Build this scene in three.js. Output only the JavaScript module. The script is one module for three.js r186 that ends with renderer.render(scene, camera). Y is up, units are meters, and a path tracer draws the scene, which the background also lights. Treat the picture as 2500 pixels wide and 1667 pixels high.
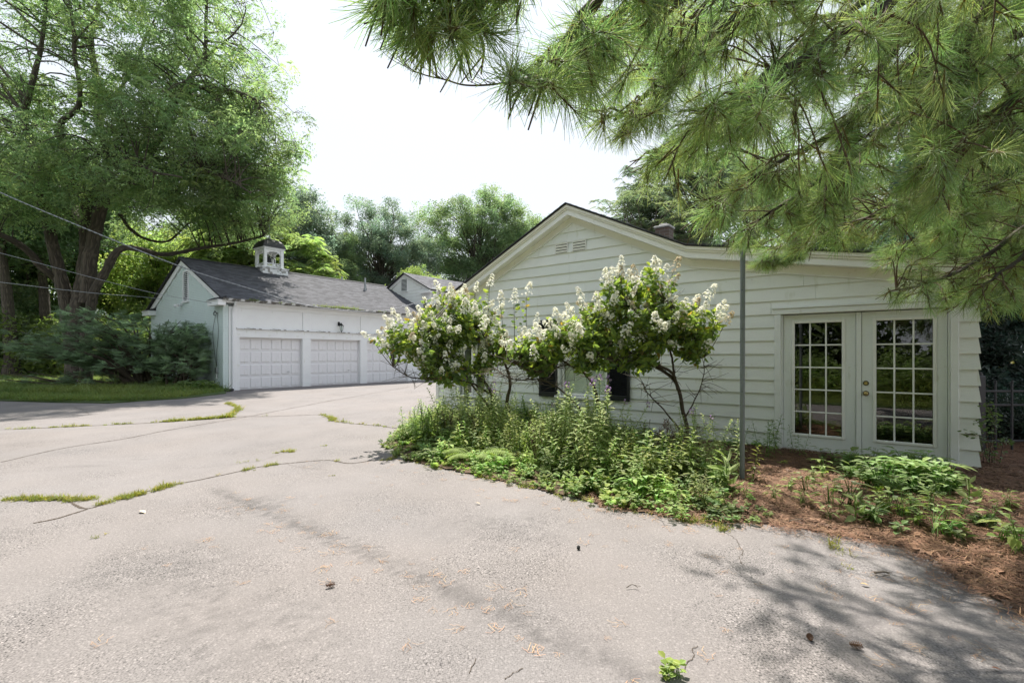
import * as THREE from 'three';

// ---------------------------------------------------------------- camera, sky, sun, exposure
const EYE = 1.45, FOC = 1190, CX = 1250, CY = 868;
const scene = new THREE.Scene();
const camera = new THREE.PerspectiveCamera(70.0, 2500 / 1667, 0.05, 900);
camera.position.set(0, EYE, 0);
camera.setViewOffset(2500, 1667, 0, -34.5, 2500, 1667);
const renderer = new THREE.WebGLRenderer({ antialias: true });
renderer.toneMapping = THREE.LinearToneMapping;
renderer.toneMappingExposure = 2.25;
renderer.shadowMap.enabled = true;

const SUN_DIR = new THREE.Vector3(-0.07, 0.885, -0.46).normalize();
const sun = new THREE.DirectionalLight(new THREE.Color().setRGB(1.0, 0.955, 0.87), 5.0);
sun.position.copy(SUN_DIR).multiplyScalar(80);
sun.shadow.radius = 1.2;
sun.castShadow = true;
sun.shadow.mapSize.set(4096, 4096);
Object.assign(sun.shadow.camera, { left: -45, right: 45, top: 45, bottom: -45, near: 1, far: 220 });
sun.target.position.set(-4, 0, -14);
sun.position.add(sun.target.position);
scene.add(sun, sun.target);

{ // hazy summer sky: nearly white, a little bluer overhead, a broad bright aureole round the sun
  const W = 256, H = 128, d = new Float32Array(W * H * 4);
  for (let y = 0; y < H; y++) for (let x = 0; x < W; x++) {
    const el = ((y + 0.5) / H - 0.5) * Math.PI, az = ((x + 0.5) / W - 0.5) * 2 * Math.PI;
    const dir = [Math.cos(az) * Math.cos(el), Math.sin(el), Math.sin(az) * Math.cos(el)];
    const c = dir[0] * SUN_DIR.x + dir[1] * SUN_DIR.y + dir[2] * SUN_DIR.z;
    const up = Math.max(0, dir[1]), g = 0.16 * Math.pow(Math.max(0, c), 8);
    const o = (y * W + x) * 4;
    d[o] = 0.462 - 0.10 * up + g; d[o + 1] = 0.485 - 0.07 * up + g; d[o + 2] = 0.512 + 0.0 * up + g * 0.95; d[o + 3] = 1;
  }
  const t = new THREE.DataTexture(d, W, H, THREE.RGBAFormat, THREE.FloatType);
  t.mapping = THREE.EquirectangularReflectionMapping; t.magFilter = t.minFilter = THREE.LinearFilter; t.needsUpdate = true;
  scene.background = t; scene.environment = t;
}

// ---------------------------------------------------------------- helpers
function rng(seed) { let s = seed >>> 0; return () => { s = (s + 0x6d2b79f5) | 0; let t = Math.imul(s ^ (s >>> 15), 1 | s); t = (t + Math.imul(t ^ (t >>> 7), 61 | t)) ^ t; return ((t ^ (t >>> 14)) >>> 0) / 4294967296; }; }
const V = (x, y, z) => new THREE.Vector3(x, y, z);
const at = (sx, sy, depth) => V((sx - CX) / FOC * depth, EYE - (sy - CY) / FOC * depth, -depth);        // a pixel of the photograph and a distance -> a point
const lerp = (a, b, t) => a + (b - a) * t, clamp = (x, a, b) => Math.min(b, Math.max(a, x)), sstep = (a, b, x) => { const t = clamp((x - a) / (b - a), 0, 1); return t * t * (3 - 2 * t); };
const rr = (R, a, b) => a + (b - a) * R();
const UPV = V(0, 1, 0);
const used = {};
function numbered(n) { const k = used[n] = (used[n] ?? -1) + 1; return k ? n + '_' + String(k).padStart(3, '0') : n; }
function tag(o, label, category, group, kind) { if (label) o.userData.label = label; if (category) o.userData.category = category; if (group) o.userData.group = group; if (kind) o.userData.kind = kind; return o; }
function thing(name, label, category, pos = [0, 0, 0], turn = 0, group) { const o = new THREE.Group(); o.name = numbered(name); o.position.set(...pos); o.rotation.y = turn; scene.add(o); return tag(o, label, category, group); }
function mesh(name, geo, mat, parent = scene) { const m = new THREE.Mesh(geo, mat); m.name = parent === scene ? numbered(name) : name; parent.add(m); return m; }
function copies(name, geo, mat, list, parent = scene, colors) { // list of Matrix4
  const m = new THREE.InstancedMesh(geo, mat, list.length); m.name = parent === scene ? numbered(name) : name;
  list.forEach((x, i) => m.setMatrixAt(i, x)); if (colors) colors.forEach((c, i) => m.setColorAt(i, c)); m.frustumCulled = false; parent.add(m); m.userData.kind = 'stuff'; return m;
}
const _q = new THREE.Quaternion(), _e = new THREE.Euler(), _s = V(1, 1, 1), _m = new THREE.Matrix4();
function M(x, y, z, rx = 0, ry = 0, rz = 0, s = 1, sy = s, sz = s) { return new THREE.Matrix4().compose(V(x, y, z), new THREE.Quaternion().setFromEuler(new THREE.Euler(rx, ry, rz, 'YXZ')), V(s, sy, sz)); }
function aim(p, dir, roll, s, sy = s, sz = s) { // +Y of the geometry along dir
  const q = new THREE.Quaternion().setFromUnitVectors(UPV, dir.clone().normalize()); q.multiply(new THREE.Quaternion().setFromAxisAngle(UPV, roll));
  return new THREE.Matrix4().compose(p, q, V(s, sy, sz));
}
const hash2 = (x, y, s) => { let h = Math.imul(x | 0, 374761393) + Math.imul(y | 0, 668265263) + Math.imul(s | 0, 1274126177) | 0; h = Math.imul(h ^ (h >>> 13), 1274126177); return ((h ^ (h >>> 16)) >>> 0) / 4294967296; };
function vnoise(x, y, s, per) { // value noise, periodic when per is given
  const xi = Math.floor(x), yi = Math.floor(y), fx = x - xi, fy = y - yi, u = fx * fx * (3 - 2 * fx), v = fy * fy * (3 - 2 * fy);
  const w = per ? (a) => ((a % per) + per) % per : (a) => a;
  const a = hash2(w(xi), w(yi), s), b = hash2(w(xi + 1), w(yi), s), c = hash2(w(xi), w(yi + 1), s), d = hash2(w(xi + 1), w(yi + 1), s);
  return lerp(lerp(a, b, u), lerp(c, d, u), v);
}
const fbm = (x, y, s, o = 4, per) => { let t = 0, a = 0.5, n = 0; for (let i = 0; i < o; i++) { t += a * vnoise(x, y, s + i, per); n += a; x *= 2; y *= 2; if (per) per *= 2; a *= 0.5; } return t / n; };
function cells(x, y, s, per) { // nearest cell: [distance, its random number]
  const xi = Math.floor(x), yi = Math.floor(y); let best = 9, id = 0;
  for (let j = -1; j <= 1; j++) for (let i = -1; i <= 1; i++) {
    const a = xi + i, b = yi + j, wa = ((a % per) + per) % per, wb = ((b % per) + per) % per;
    const dx = a + 0.15 + 0.7 * hash2(wa, wb, s) - x, dy = b + 0.15 + 0.7 * hash2(wa, wb, s + 7) - y, q = dx * dx + dy * dy;
    if (q < best) { best = q; id = hash2(wa, wb, s + 13); }
  }
  return [Math.sqrt(best), id];
}
const toS = (c) => 255 * (c <= 0.0031308 ? 12.92 * c : 1.055 * Math.pow(c, 1 / 2.4) - 0.055);
function texture(n, fn, metres, color = true) { // fn(u, v) -> [r, g, b] linear or one height 0..1; n pixels square
  const d = new Uint8Array(n * n * 4);
  for (let y = 0; y < n; y++) for (let x = 0; x < n; x++) {
    const c = fn((x + 0.5) / n, (y + 0.5) / n), o = (y * n + x) * 4;
    if (color) { d[o] = toS(clamp(c[0], 0, 1)); d[o + 1] = toS(clamp(c[1], 0, 1)); d[o + 2] = toS(clamp(c[2], 0, 1)); } else d[o] = d[o + 1] = d[o + 2] = clamp(c, 0, 1) * 255;
    d[o + 3] = 255;
  }
  const t = new THREE.DataTexture(d, n, n, THREE.RGBAFormat, THREE.UnsignedByteType);
  t.wrapS = t.wrapT = THREE.RepeatWrapping; t.magFilter = THREE.LinearFilter; t.minFilter = THREE.LinearFilter; t.repeat.set(1 / metres, 1 / metres); t.colorSpace = color ? THREE.SRGBColorSpace : THREE.NoColorSpace; t.needsUpdate = true;
  return t;
}
const lin = (r, g, b) => new THREE.Color().setRGB(r, g, b);
const std = (c, o = {}) => new THREE.MeshStandardMaterial({ color: c, roughness: 0.8, ...o });
const leafy = (c, o = {}) => new THREE.MeshPhysicalMaterial({ color: c, roughness: 0.93, transmission: 0.72, thickness: 0, side: THREE.DoubleSide, specularIntensity: 0.6, ...o });

class GB { // collects triangles into one geometry
  constructor() { this.p = []; this.n = []; this.u = []; this.c = []; this.i = []; this.col = null; }
  v(a, n, u = 0, w = 0) { this.p.push(a[0], a[1], a[2]); this.n.push(n[0], n[1], n[2]); this.u.push(u, w); if (this.col) this.c.push(...this.col); return this.p.length / 3 - 1; }
  face(pts, out) { // flat polygon (3 or 4 points), turned towards out
    const [a, b, c] = pts; let nx = (b[1] - a[1]) * (c[2] - a[2]) - (b[2] - a[2]) * (c[1] - a[1]), ny = (b[2] - a[2]) * (c[0] - a[0]) - (b[0] - a[0]) * (c[2] - a[2]), nz = (b[0] - a[0]) * (c[1] - a[1]) - (b[1] - a[1]) * (c[0] - a[0]);
    const l = Math.hypot(nx, ny, nz); if (l < 1e-12) return; nx /= l; ny /= l; nz /= l;
    if (out && nx * out[0] + ny * out[1] + nz * out[2] < 0) { nx = -nx; ny = -ny; nz = -nz; pts = pts.slice().reverse(); }
    const ax = Math.abs(nx), ay = Math.abs(ny), az = Math.abs(nz), n = [nx, ny, nz];
    const k = pts.map((q) => ax >= ay && ax >= az ? this.v(q, n, q[2], q[1]) : ay >= az ? this.v(q, n, q[0], q[2]) : this.v(q, n, q[0], q[1]));
    for (let j = 2; j < k.length; j++) this.i.push(k[0], k[j - 1], k[j]);
  }
  box(x0, y0, z0, x1, y1, z1, b = 0, m) { // b: chamfer; m: Matrix4
    const lo = [x0, y0, z0], hi = [x1, y1, z1], mid = [(x0 + x1) / 2, (y0 + y1) / 2, (z0 + z1) / 2]; b = Math.min(b, ...hi.map((h, i) => Math.abs(h - lo[i]) * 0.4));
    const P = (s, a) => { const q = [0, 1, 2].map((i) => (s[i] > 0 ? hi[i] - (i === a || !b ? 0 : b) : lo[i] + (i === a || !b ? 0 : b))); return q; };
    const tm = (q) => m ? V(...q).applyMatrix4(m).toArray() : q, c = tm(mid);
    const put = (pts) => { pts = pts.map(tm); const g = [0, 1, 2].map((i) => pts.reduce((t, q) => t + q[i], 0) / pts.length - c[i]); this.face(pts, g); };
    for (let a = 0; a < 3; a++) for (const s of [-1, 1]) {
      const e = (u, w) => { const q = [0, 0, 0]; q[a] = s; q[(a + 1) % 3] = u; q[(a + 2) % 3] = w; return q; };
      put([P(e(-1, -1), a), P(e(1, -1), a), P(e(1, 1), a), P(e(-1, 1), a)]);
      if (b) for (const u of [-1, 1]) put([P(e(u, -1), a), P(e(u, 1), a), P(e(u, 1), (a + 1) % 3), P(e(u, -1), (a + 1) % 3)]);
    }
    if (b) for (let k = 0; k < 8; k++) { const s = [k & 1 ? 1 : -1, k & 2 ? 1 : -1, k & 4 ? 1 : -1]; put([P(s, 0), P(s, 1), P(s, 2)]); }
    return this;
  }
  prism(poly, a, b, axis = 2) { // convex outline [[u, v], ...] pushed from a to b along an axis; (u, v) are the other two axes (axis 2: x, y; axis 0: z, y; axis 1: x, z)
    const P = (q, w) => axis === 2 ? [q[0], q[1], w] : axis === 0 ? [w, q[1], q[0]] : [q[0], w, q[1]];
    const cu = poly.reduce((t, q) => t + q[0], 0) / poly.length, cv = poly.reduce((t, q) => t + q[1], 0) / poly.length, mid = P([cu, cv], (a + b) / 2);
    const put = (pts) => this.face(pts, [0, 1, 2].map((i) => pts.reduce((t, q) => t + q[i], 0) / pts.length - mid[i]));
    put(poly.map((q) => P(q, a))); put(poly.map((q) => P(q, b)));
    poly.forEach((q, k) => { const r = poly[(k + 1) % poly.length]; put([P(q, a), P(r, a), P(r, b), P(q, b)]); });
    return this;
  }
  tube(pts, rad, sides = 8, rough = 0, R = Math.random) { // pts: Vector3 list, rad: number or list
    const n = pts.length, r = (k) => typeof rad === 'number' ? rad : rad[k]; let t = pts[1].clone().sub(pts[0]).normalize(), x = Math.abs(t.y) > 0.9 ? V(1, 0, 0) : V(0, 1, 0); x.addScaledVector(t, -x.dot(t)).normalize();
    const base = this.p.length / 3; let len = 0;
    for (let k = 0; k < n; k++) {
      const d = pts[Math.min(k + 1, n - 1)].clone().sub(pts[Math.max(k - 1, 0)]).normalize(); x.addScaledVector(d, -x.dot(d)).normalize(); const y = d.clone().cross(x);
      if (k) len += pts[k].distanceTo(pts[k - 1]);
      for (let s = 0; s <= sides; s++) { const a = s / sides * 2 * Math.PI, c = Math.cos(a), w = Math.sin(a), nx = x.x * c + y.x * w, ny = x.y * c + y.y * w, nz = x.z * c + y.z * w, q = r(k) * (rough ? 1 + rough * (hash2(s % sides, k, n) - 0.5) : 1); this.v([pts[k].x + nx * q, pts[k].y + ny * q, pts[k].z + nz * q], [nx, ny, nz], s / sides * 6.28 * Math.max(0.02, r(0)), len); }
    }
    for (let k = 0; k < n - 1; k++) for (let s = 0; s < sides; s++) { const a = base + k * (sides + 1) + s, b = a + sides + 1; this.i.push(a, a + 1, b, a + 1, b + 1, b); }
    for (const [k, sg] of [[0, -1], [n - 1, 1]]) if (r(k) > 0.004) { const d = (k ? pts[k].clone().sub(pts[k - 1]) : pts[0].clone().sub(pts[1])).normalize().toArray(), c = this.v(pts[k].toArray(), d); const ring = []; for (let s = 0; s < sides; s++) { const o = (base + k * (sides + 1) + s) * 3; ring.push(this.v(this.p.slice(o, o + 3), d)); } for (let s = 0; s < sides; s++) sg > 0 ? this.i.push(c, ring[s], ring[(s + 1) % sides]) : this.i.push(c, ring[(s + 1) % sides], ring[s]); }
    return this;
  }
  leaf(p, dir, side, len, wid, bend = 0.15, seg = 2) { // a folded, bent leaf blade: p Vector3, dir and side unit Vector3
    const n = side.clone().cross(dir).normalize(); if (n.y < 0) n.negate();
    const P = (u, w) => { const h = -bend * len * u * u + Math.abs(w) * wid * 0.3; return [p.x + dir.x * len * u + side.x * w * wid + n.x * h, p.y + dir.y * len * u + side.y * w * wid + n.y * h, p.z + dir.z * len * u + side.z * w * wid + n.z * h]; };
    const W = seg === 1 ? [0, 0] : seg === 2 ? [0, 0.5, 0] : [0, 0.42, 0.44, 0], o = n.toArray();
    if (seg === 1) { this.face([P(0, 0), P(0.45, -0.5), P(1, 0)], o); this.face([P(0, 0), P(1, 0), P(0.45, 0.5)], o); return; }
    const m = W.length - 1;
    for (let k = 0; k < m; k++) for (const s of [-1, 1]) { const a = k / m, b = (k + 1) / m, q = [P(a, 0), P(a, s * W[k]), P(b, s * W[k + 1]), P(b, 0)]; if (!W[k]) q.splice(1, 1); else if (!W[k + 1]) q.splice(2, 1); this.face(q, o); }
  }
  add(geo, m) { const g = geo.clone(); if (m) g.applyMatrix4(m); const b = this.p.length / 3, P = g.attributes.position, N = g.attributes.normal, U = g.attributes.uv; for (let k = 0; k < P.count; k++) this.v([P.getX(k), P.getY(k), P.getZ(k)], [N.getX(k), N.getY(k), N.getZ(k)], U ? U.getX(k) : 0, U ? U.getY(k) : 0); if (g.index) for (const k of g.index.array) this.i.push(b + k); else for (let k = 0; k < P.count; k++) this.i.push(b + k); return this; }
  geo() { const g = new THREE.BufferGeometry(); g.setAttribute('position', new THREE.Float32BufferAttribute(this.p, 3)); g.setAttribute('normal', new THREE.Float32BufferAttribute(this.n, 3)); g.setAttribute('uv', new THREE.Float32BufferAttribute(this.u, 2)); if (this.c.length) g.setAttribute('color', new THREE.Float32BufferAttribute(this.c, 3)); g.setIndex(this.i); return g; }
}
const boxGeo = (...a) => new GB().box(...a).geo();
const curve = (pts, n) => new THREE.CatmullRomCurve3(pts, false, 'centripetal').getPoints(n);
function inPoly(x, y, P) { let c = false; for (let i = 0, j = P.length - 1; i < P.length; j = i++) if ((P[i][1] > y) !== (P[j][1] > y) && x < (P[j][0] - P[i][0]) * (y - P[i][1]) / (P[j][1] - P[i][1]) + P[i][0]) c = !c; return c; }
const ground2 = (sx, sy) => { const z = FOC * EYE / (sy - CY); return [(sx - CX) / FOC * z, z]; };        // where a pixel below the horizon meets the flat ground: [x, depth]

// ---------------------------------------------------------------- ground, driveway, lawn, planting bed
const asphaltBumpPx = new Float32Array(2048 * 2048); let asphaltAt = 0;
const asphaltMap = texture(2048, (u, v) => { // worn bituminous surface: pale pinkish stones set in darker binder
  const [d, id] = cells(u * 440, v * 440, 3, 440), [d2, id2] = cells(u * 190, v * 190, 5, 190), wear = fbm(u * 6, v * 6, 11, 3, 6);
  const big = d2 < 0.3 && id2 > 0.72, rough = sstep(0.3, 0.8, 1 - wear), gap = sstep(0.36, 0.64, d) * (0.45 + 0.75 * rough), pit = sstep(0.45, 0.7, d2) * sstep(0.55, 0.9, id2) * rough;
  const g = 0.152 + 0.022 * rough + 0.045 * (id - 0.5) * (0.4 + rough) + (id > 0.965 ? 0.06 : id < 0.05 ? -0.04 : 0) * (0.3 + rough) + (big ? 0.035 : 0) - 0.08 * gap - 0.05 * pit + 0.03 * (wear - 0.5) + 0.025 * (hash2(u * 2048, v * 2048, 4) - 0.5);
  asphaltBumpPx[asphaltAt++] = clamp(0.6 + 0.5 * (0.6 - d) * (0.35 + 0.5 * rough) + (big ? 0.15 : 0) - 0.4 * pit, 0, 1);
  return [g * 1.085, g * 0.975, g * 0.94];
}, 4);
let asphaltGet = 0; const asphaltBump = texture(2048, () => asphaltBumpPx[asphaltGet++], 4, false);
const soilMap = texture(512, (u, v) => { const a = fbm(u * 12, v * 12, 3, 5, 12), b = vnoise(u * 120, v * 120, 9, 120); return [0.085 + 0.10 * a * b, 0.055 + 0.055 * a * b, 0.035 + 0.03 * a * b]; }, 1.5);
const turfMap = texture(512, (u, v) => { const a = fbm(u * 10, v * 10, 23, 5, 10), b = vnoise(u * 100, v * 100, 29, 100); return [0.05 + 0.06 * a * b, 0.075 + 0.09 * a * b, 0.02 + 0.02 * b]; }, 2);
const MAT = {
  asphalt: new THREE.MeshStandardMaterial({ map: asphaltMap, bumpMap: asphaltBump, bumpScale: 0.0035, roughness: 0.93, vertexColors: true }),
  soil: std(lin(1, 1, 1), { map: soilMap, roughness: 1 }), turf: std(lin(1, 1, 1), { map: turfMap, roughness: 1 }), crack: std(lin(0.06, 0.045, 0.033), { roughness: 1 }),
};
tag(mesh('ground', new GB().box(-420, -0.5, -520, 420, -0.07, 380).geo(), MAT.turf), 'wooded ground stretching away behind the buildings and the trees', 'ground', null, 'structure');

const polyD = (list) => list.map(([x, y]) => ground2(x, y));
const wornBand = polyD([[520, 1200], [640, 1250], [780, 1310], [900, 1368], [1100, 1455], [1300, 1545], [1490, 1632], [1640, 1720]]);
const nearLine = (x, z, L) => { let best = 1e9, side = 0; for (let k = 0; k + 1 < L.length; k++) { const [ax, az] = L[k], [bx, bz] = L[k + 1], ux = bx - ax, uz = bz - az, t = clamp(((x - ax) * ux + (z - az) * uz) / (ux * ux + uz * uz), 0, 1), dx = x - ax - ux * t, dz = z - az - uz * t, d = Math.hypot(dx, dz); if (d < best) { best = d; side = ux * dz - uz * dx; } } return [best, side]; };
const dirtSpots = [[245, 1132, 0.45], [590, 1235, 0.5], [420, 1400, 0.7], [560, 1500, 0.5], [760, 1590, 0.4], [1900, 1560, 0.4], [920, 1020, 0.5], [1230, 1290, 0.6]].map(([x, y, r]) => [...ground2(x, y), r]);
function asphaltTint(x, z) {
  let k = 1 + 0.20 * (fbm(x * 0.55 + 40, z * 0.55 + 9, 31, 4) - 0.5) + 0.14 * (fbm(x * 3.1, z * 3.1, 37, 3) - 0.5);
  const [d, s] = nearLine(x, z, wornBand), n = fbm(x * 6, z * 6, 41, 3);
  const fine = fbm(x * 30, z * 30, 43, 2); k *= 1 - 0.45 * sstep(s < 0 ? 0.08 : 0.27, 0, d + 0.22 * (n - 0.5)) * sstep(0.3, 0.7, fine * 0.6 + n * 0.5);
  for (const [a, b, r] of dirtSpots) k *= 1 - 0.22 * sstep(r, r * 0.3, Math.hypot((x - a) * 0.8, z - b) + 0.9 * (n - 0.5)) * sstep(0.42, 0.7, fine * 0.6 + n * 0.5);
  return clamp(k, 0.3, 1.25);
}
const asphaltY = (x, z) => 0.02 * (fbm(x * 0.35 + 5, z * 0.35, 51, 2) - 0.5) + 0.006 * (fbm(x * 2.2, z * 2.2, 53, 2) - 0.5);
{
  const lines = (a, b, c, d, fine, coarse) => { const L = []; for (let x = a; x < b; x += coarse) L.push(x); for (let x = b; x < c; x += fine) L.push(x); for (let x = c; x <= d + 1e-6; x += coarse) L.push(x); return L; };
  const X = lines(-40, -5, 5, 24, 0.045, 0.4), Z = lines(-9, 1.8, 7, 34, 0.045, 0.3), g = new GB(), nx = X.length;
  for (const z of Z) for (const x of X) { const k = asphaltTint(x, z), w = fbm(x * 0.9, z * 0.9, 61, 3) - 0.5; g.col = [k * (1 + 0.05 * w), k, k * (1 - 0.05 * w)]; g.v([x, asphaltY(x, z), -z], [0, 1, 0], x, z); }
  for (let j = 0; j + 1 < Z.length; j++) for (let i = 0; i + 1 < nx; i++) { const a = j * nx + i; g.i.push(a, a + 1, a + nx + 1, a, a + nx + 1, a + nx); }
  const geo = g.geo(); geo.computeVertexNormals();
  const drive = tag(mesh('driveway', geo, MAT.asphalt), 'wide cracked and sun bleached asphalt driveway in front of the garage', 'driveway', null, 'structure');
  const crackLines = [
    [[0, 1220], [90, 1218], [160, 1222], [215, 1240], [290, 1217], [425, 1182], [515, 1164], [635, 1139], [695, 1131], [800, 1122], [856, 1130], [905, 1124], [970, 1119]],
    [[80, 1277], [150, 1262], [215, 1242]], [[0, 1049], [205, 1040], [425, 1029], [515, 1023], [600, 1017], [655, 1017], [782, 1013], [812, 1028], [850, 1033], [920, 1039], [975, 1046]],
    [[0, 1128], [160, 1093], [293, 1073], [400, 1052], [490, 1037], [600, 1018], [782, 983], [1000, 944]], [[465, 1142], [626, 1125], [695, 1105], [802, 1086]],
    [[556, 985], [584, 998], [558, 1018]], [[1660, 1640], [1690, 1600], [1705, 1580]], [[1230, 1660], [1270, 1630]], [[1140, 1645], [1168, 1612]], [[150, 985], [200, 1000], [215, 1012]], [[700, 1131], [735, 1140], [800, 1146]], [[1775, 1300], [1800, 1330], [1815, 1380]],
  ];
  const R = rng(5);
  crackLines.forEach((L, n) => {
    const pts = curve(polyD(L).map(([x, z]) => V(x, 0, z)), 26 * L.length), gb = new GB(), w0 = n === 3 ? 0.008 : n < 3 ? 0.011   : 0.0018; let prev = null;
    pts.forEach((p, k) => {
      const q = pts[Math.min(k + 1, pts.length - 1)], o = pts[Math.max(k - 1, 0)], tx = q.x - o.x, tz = q.z - o.z, l = Math.hypot(tx, tz) || 1, j = (n > 5 ? 0.09 : 0.05) * (fbm(p.x * (n > 5 ? 9 : 4), p.z * (n > 5 ? 9 : 4), 71 + n, 4) - 0.5) * (p.z > 9 ? 2 : 1) * (n === 3 ? 0.2 : 1), w = w0 * (0.4 + 1.3 * R()) * (p.z > 8 ? 1.6 : 1);
      const cx = p.x - tz / l * j, cz = p.z + tx / l * j, y = asphaltY(cx, cz) + 0.0035, a = [cx - tz / l * w, y, -(cz + tx / l * w)], b = [cx + tz / l * w, y, -(cz - tx / l * w)];
      if (prev) gb.face([prev[0], prev[1], b, a], [0, 1, 0]); prev = [a, b];
    });
    mesh('crack', gb.geo(), MAT.crack, drive);
  });
}
const lawnEdge = [...polyD([[551, 961], [440, 974], [350, 979], [268, 985], [130, 983], [0, 979], [-160, 974]]), [-42, 17.5]];
const lawnPoly = [...lawnEdge, [-60, 22], [-60, 62], [-8, 62], [-13, 30], [-18.6, 25.4], [-11.95, 20.2]];
{
  const s = new THREE.Shape(lawnPoly.map(([x, z]) => new THREE.Vector2(x, z))), g = new THREE.ExtrudeGeometry(s, { depth: 0.06, bevelEnabled: false }).rotateX(-Math.PI / 2); g.translate(0, -0.02, 0);
  tag(mesh('lawn', g, MAT.turf), 'shaggy lawn at the foot of the big tree beside the brick gable', 'lawn', null, 'structure');
  const wp = (t, d) => new THREE.Vector2(5.68 - 0.7932 * t - 0.609 * d, 5.95 + 0.609 * t - 0.7932 * d), s2 = new THREE.Shape([wp(-9, 8.4), wp(-2, 8.75), wp(4, 8.7), wp(14, 8.9), wp(26, 9.2), wp(26, 24), wp(-9, 24)]);
  tag(mesh('grass_verge', new THREE.ExtrudeGeometry(s2, { depth: 0.06, bevelEnabled: false }).rotateX(-Math.PI / 2).translate(0, -0.02, 0), MAT.turf), 'grassy verge across the driveway, mirrored in the glass of the doors', 'verge', null, 'structure');
}
const bedEdge = [[1072, 1012], [1021, 1026], [957, 1063], [941, 1082], [989, 1122], [1127, 1153], [1276, 1185], [1488, 1238], [1658, 1265], [1743, 1277], [1814, 1275], [1920, 1286], [2015, 1302], [2133, 1321], [2212, 1337], [2282, 1365], [2314, 1396], [2361, 1428], [2428, 1459], [2500, 1491], [2640, 1560]];
const bedPoly = [...polyD(bedEdge), [6, 1.6], [16, 1.6], [16, 16], [6, 14], [-1.2, 12.2]];
const bedDist = (x, z) => nearLine(x, z, polyD(bedEdge))[0];
const bedY = (x, z) => { const d = bedDist(x, z); return 0.012 + 0.05 * sstep(0, 0.7, d) + 0.03 * (fbm(x * 3, z * 3, 81, 3) - 0.5) * sstep(0, 0.4, d); };
{
  const g = new GB(), S = 0.045;
  const vary = (x, z) => fbm(x * 2.3, z * 2.3, 83, 3);
  for (let i = Math.floor(-3 / S); i < 12 / S; i++) for (let j = Math.floor(1.6 / S); j < 14 / S; j++) {
    const x = i * S, z = j * S; if (!inPoly(x + S / 2, z + S / 2, bedPoly)) continue;
    const fl = vnoise(x * 14, z * 14, 87) * vnoise(x * 31, z * 31, 88); const q = [[x, z], [x + S, z], [x + S, z + S], [x, z + S]].map(([a, b]) => { const e = 0.5 * S * (vnoise(a * 30, b * 30, 5) - 0.5); return [a + e, bedY(a, b), -(b + e)]; });
    const k = 0.38 + 0.4 * vary(x, z) + 0.7 * fl, red = sstep(0.8, 2.2, x); g.col = [k * lerp(1, 1.25, red), k * lerp(1, 1.12, red), k * lerp(1, 1.1, red)]; g.face(q, [0, 1, 0]);
  }
  MAT.bed = new THREE.MeshStandardMaterial({ map: soilMap, roughness: 1, vertexColors: true });
  tag(mesh('planting_bed', g.geo(), MAT.bed), 'planting bed of dark soil and brown pine needles along the house wall', 'bed', null, 'structure');
}

// ---------------------------------------------------------------- the white clapboard house
const paintMap = texture(512, (u, v) => { const a = fbm(u * 5, v * 5, 91, 5, 5), b = vnoise(u * 170, v * 170, 97, 170), s = sstep(0.74, 0.86, fbm(u * 14, v * 5, 99, 4, 10)); const k = 1 - 0.05 * a - 0.04 * b - 0.10 * s; return [k, k * (1 - 0.012 * a), k * (1 - 0.05 * s)]; }, 1.3);
const grainBump = texture(512, (u, v) => 0.5 + 0.35 * (vnoise(u * 16, v * 160, 101, 16) - 0.5) + 0.4 * (fbm(u * 60, v * 60, 103, 3, 60) - 0.5), 0.6, false);
const paint = (r, g, b, o = {}) => std(lin(r, g, b), { map: paintMap, bumpMap: grainBump, bumpScale: 0.0012, roughness: 0.6, ...o });
MAT.siding = [paint(0.83, 0.85, 0.81), paint(0.805, 0.83, 0.79), paint(0.845, 0.86, 0.825)];
MAT.trim = paint(0.87, 0.87, 0.83); MAT.cream = paint(0.84, 0.82, 0.72); MAT.door = paint(0.81, 0.84, 0.82); MAT.doorTrim = paint(0.82, 0.84, 0.82);
MAT.black = std(lin(0.012, 0.013, 0.017), { roughness: 0.45 }); MAT.shingle = std(lin(1, 1, 1), { roughness: 0.95, vertexColors: true }); MAT.edge = std(lin(0.035, 0.035, 0.037), { roughness: 0.95 });
MAT.dark = std(lin(0.02, 0.02, 0.02), { roughness: 0.9 }); MAT.inside = std(lin(0.12, 0.11, 0.1), { roughness: 0.9 }); MAT.blind = std(lin(0.75, 0.76, 0.68), { roughness: 0.8 });
MAT.glass = new THREE.MeshPhysicalMaterial({ color: lin(0.88, 0.93, 0.9), roughness: 0.015, transmission: 1, thickness: 0, ior: 1.9, specularIntensity: 1 });
MAT.bronze = std(lin(0.10, 0.08, 0.05), { roughness: 0.4, metalness: 0.8 }); MAT.brass = std(lin(0.55, 0.42, 0.18), { roughness: 0.32, metalness: 1 }); MAT.steel = std(lin(0.36, 0.38, 0.39), { roughness: 0.5, metalness: 0.7 });
const HX = 5.68, HZ = 5.95; // right front corner of the house: x and distance
const wallPt = (t, d, y = 0) => V(HX - 0.7932 * t - 0.609 * d, y, -(HZ + 0.609 * t - 0.7932 * d)); // t along the wall from its right corner, d in front of it
const roofTop = (t) => t < 3.44 ? 3.25 - 0.177 * (3.44 - t) : t < 5.68 ? 3.25 + 0.487 * (t - 3.44) : 4.34 - 0.487 * (t - 5.68);
const house = thing('white_house', 'low white clapboard house with a gable, french doors and black shutters', 'house', [HX, 0, -HZ], -37.52 * Math.PI / 180);
const ROOF_T = [-0.26, 3.44, 5.68, 9.64], WALL_W = 9.4, DEEP = 7;
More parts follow.
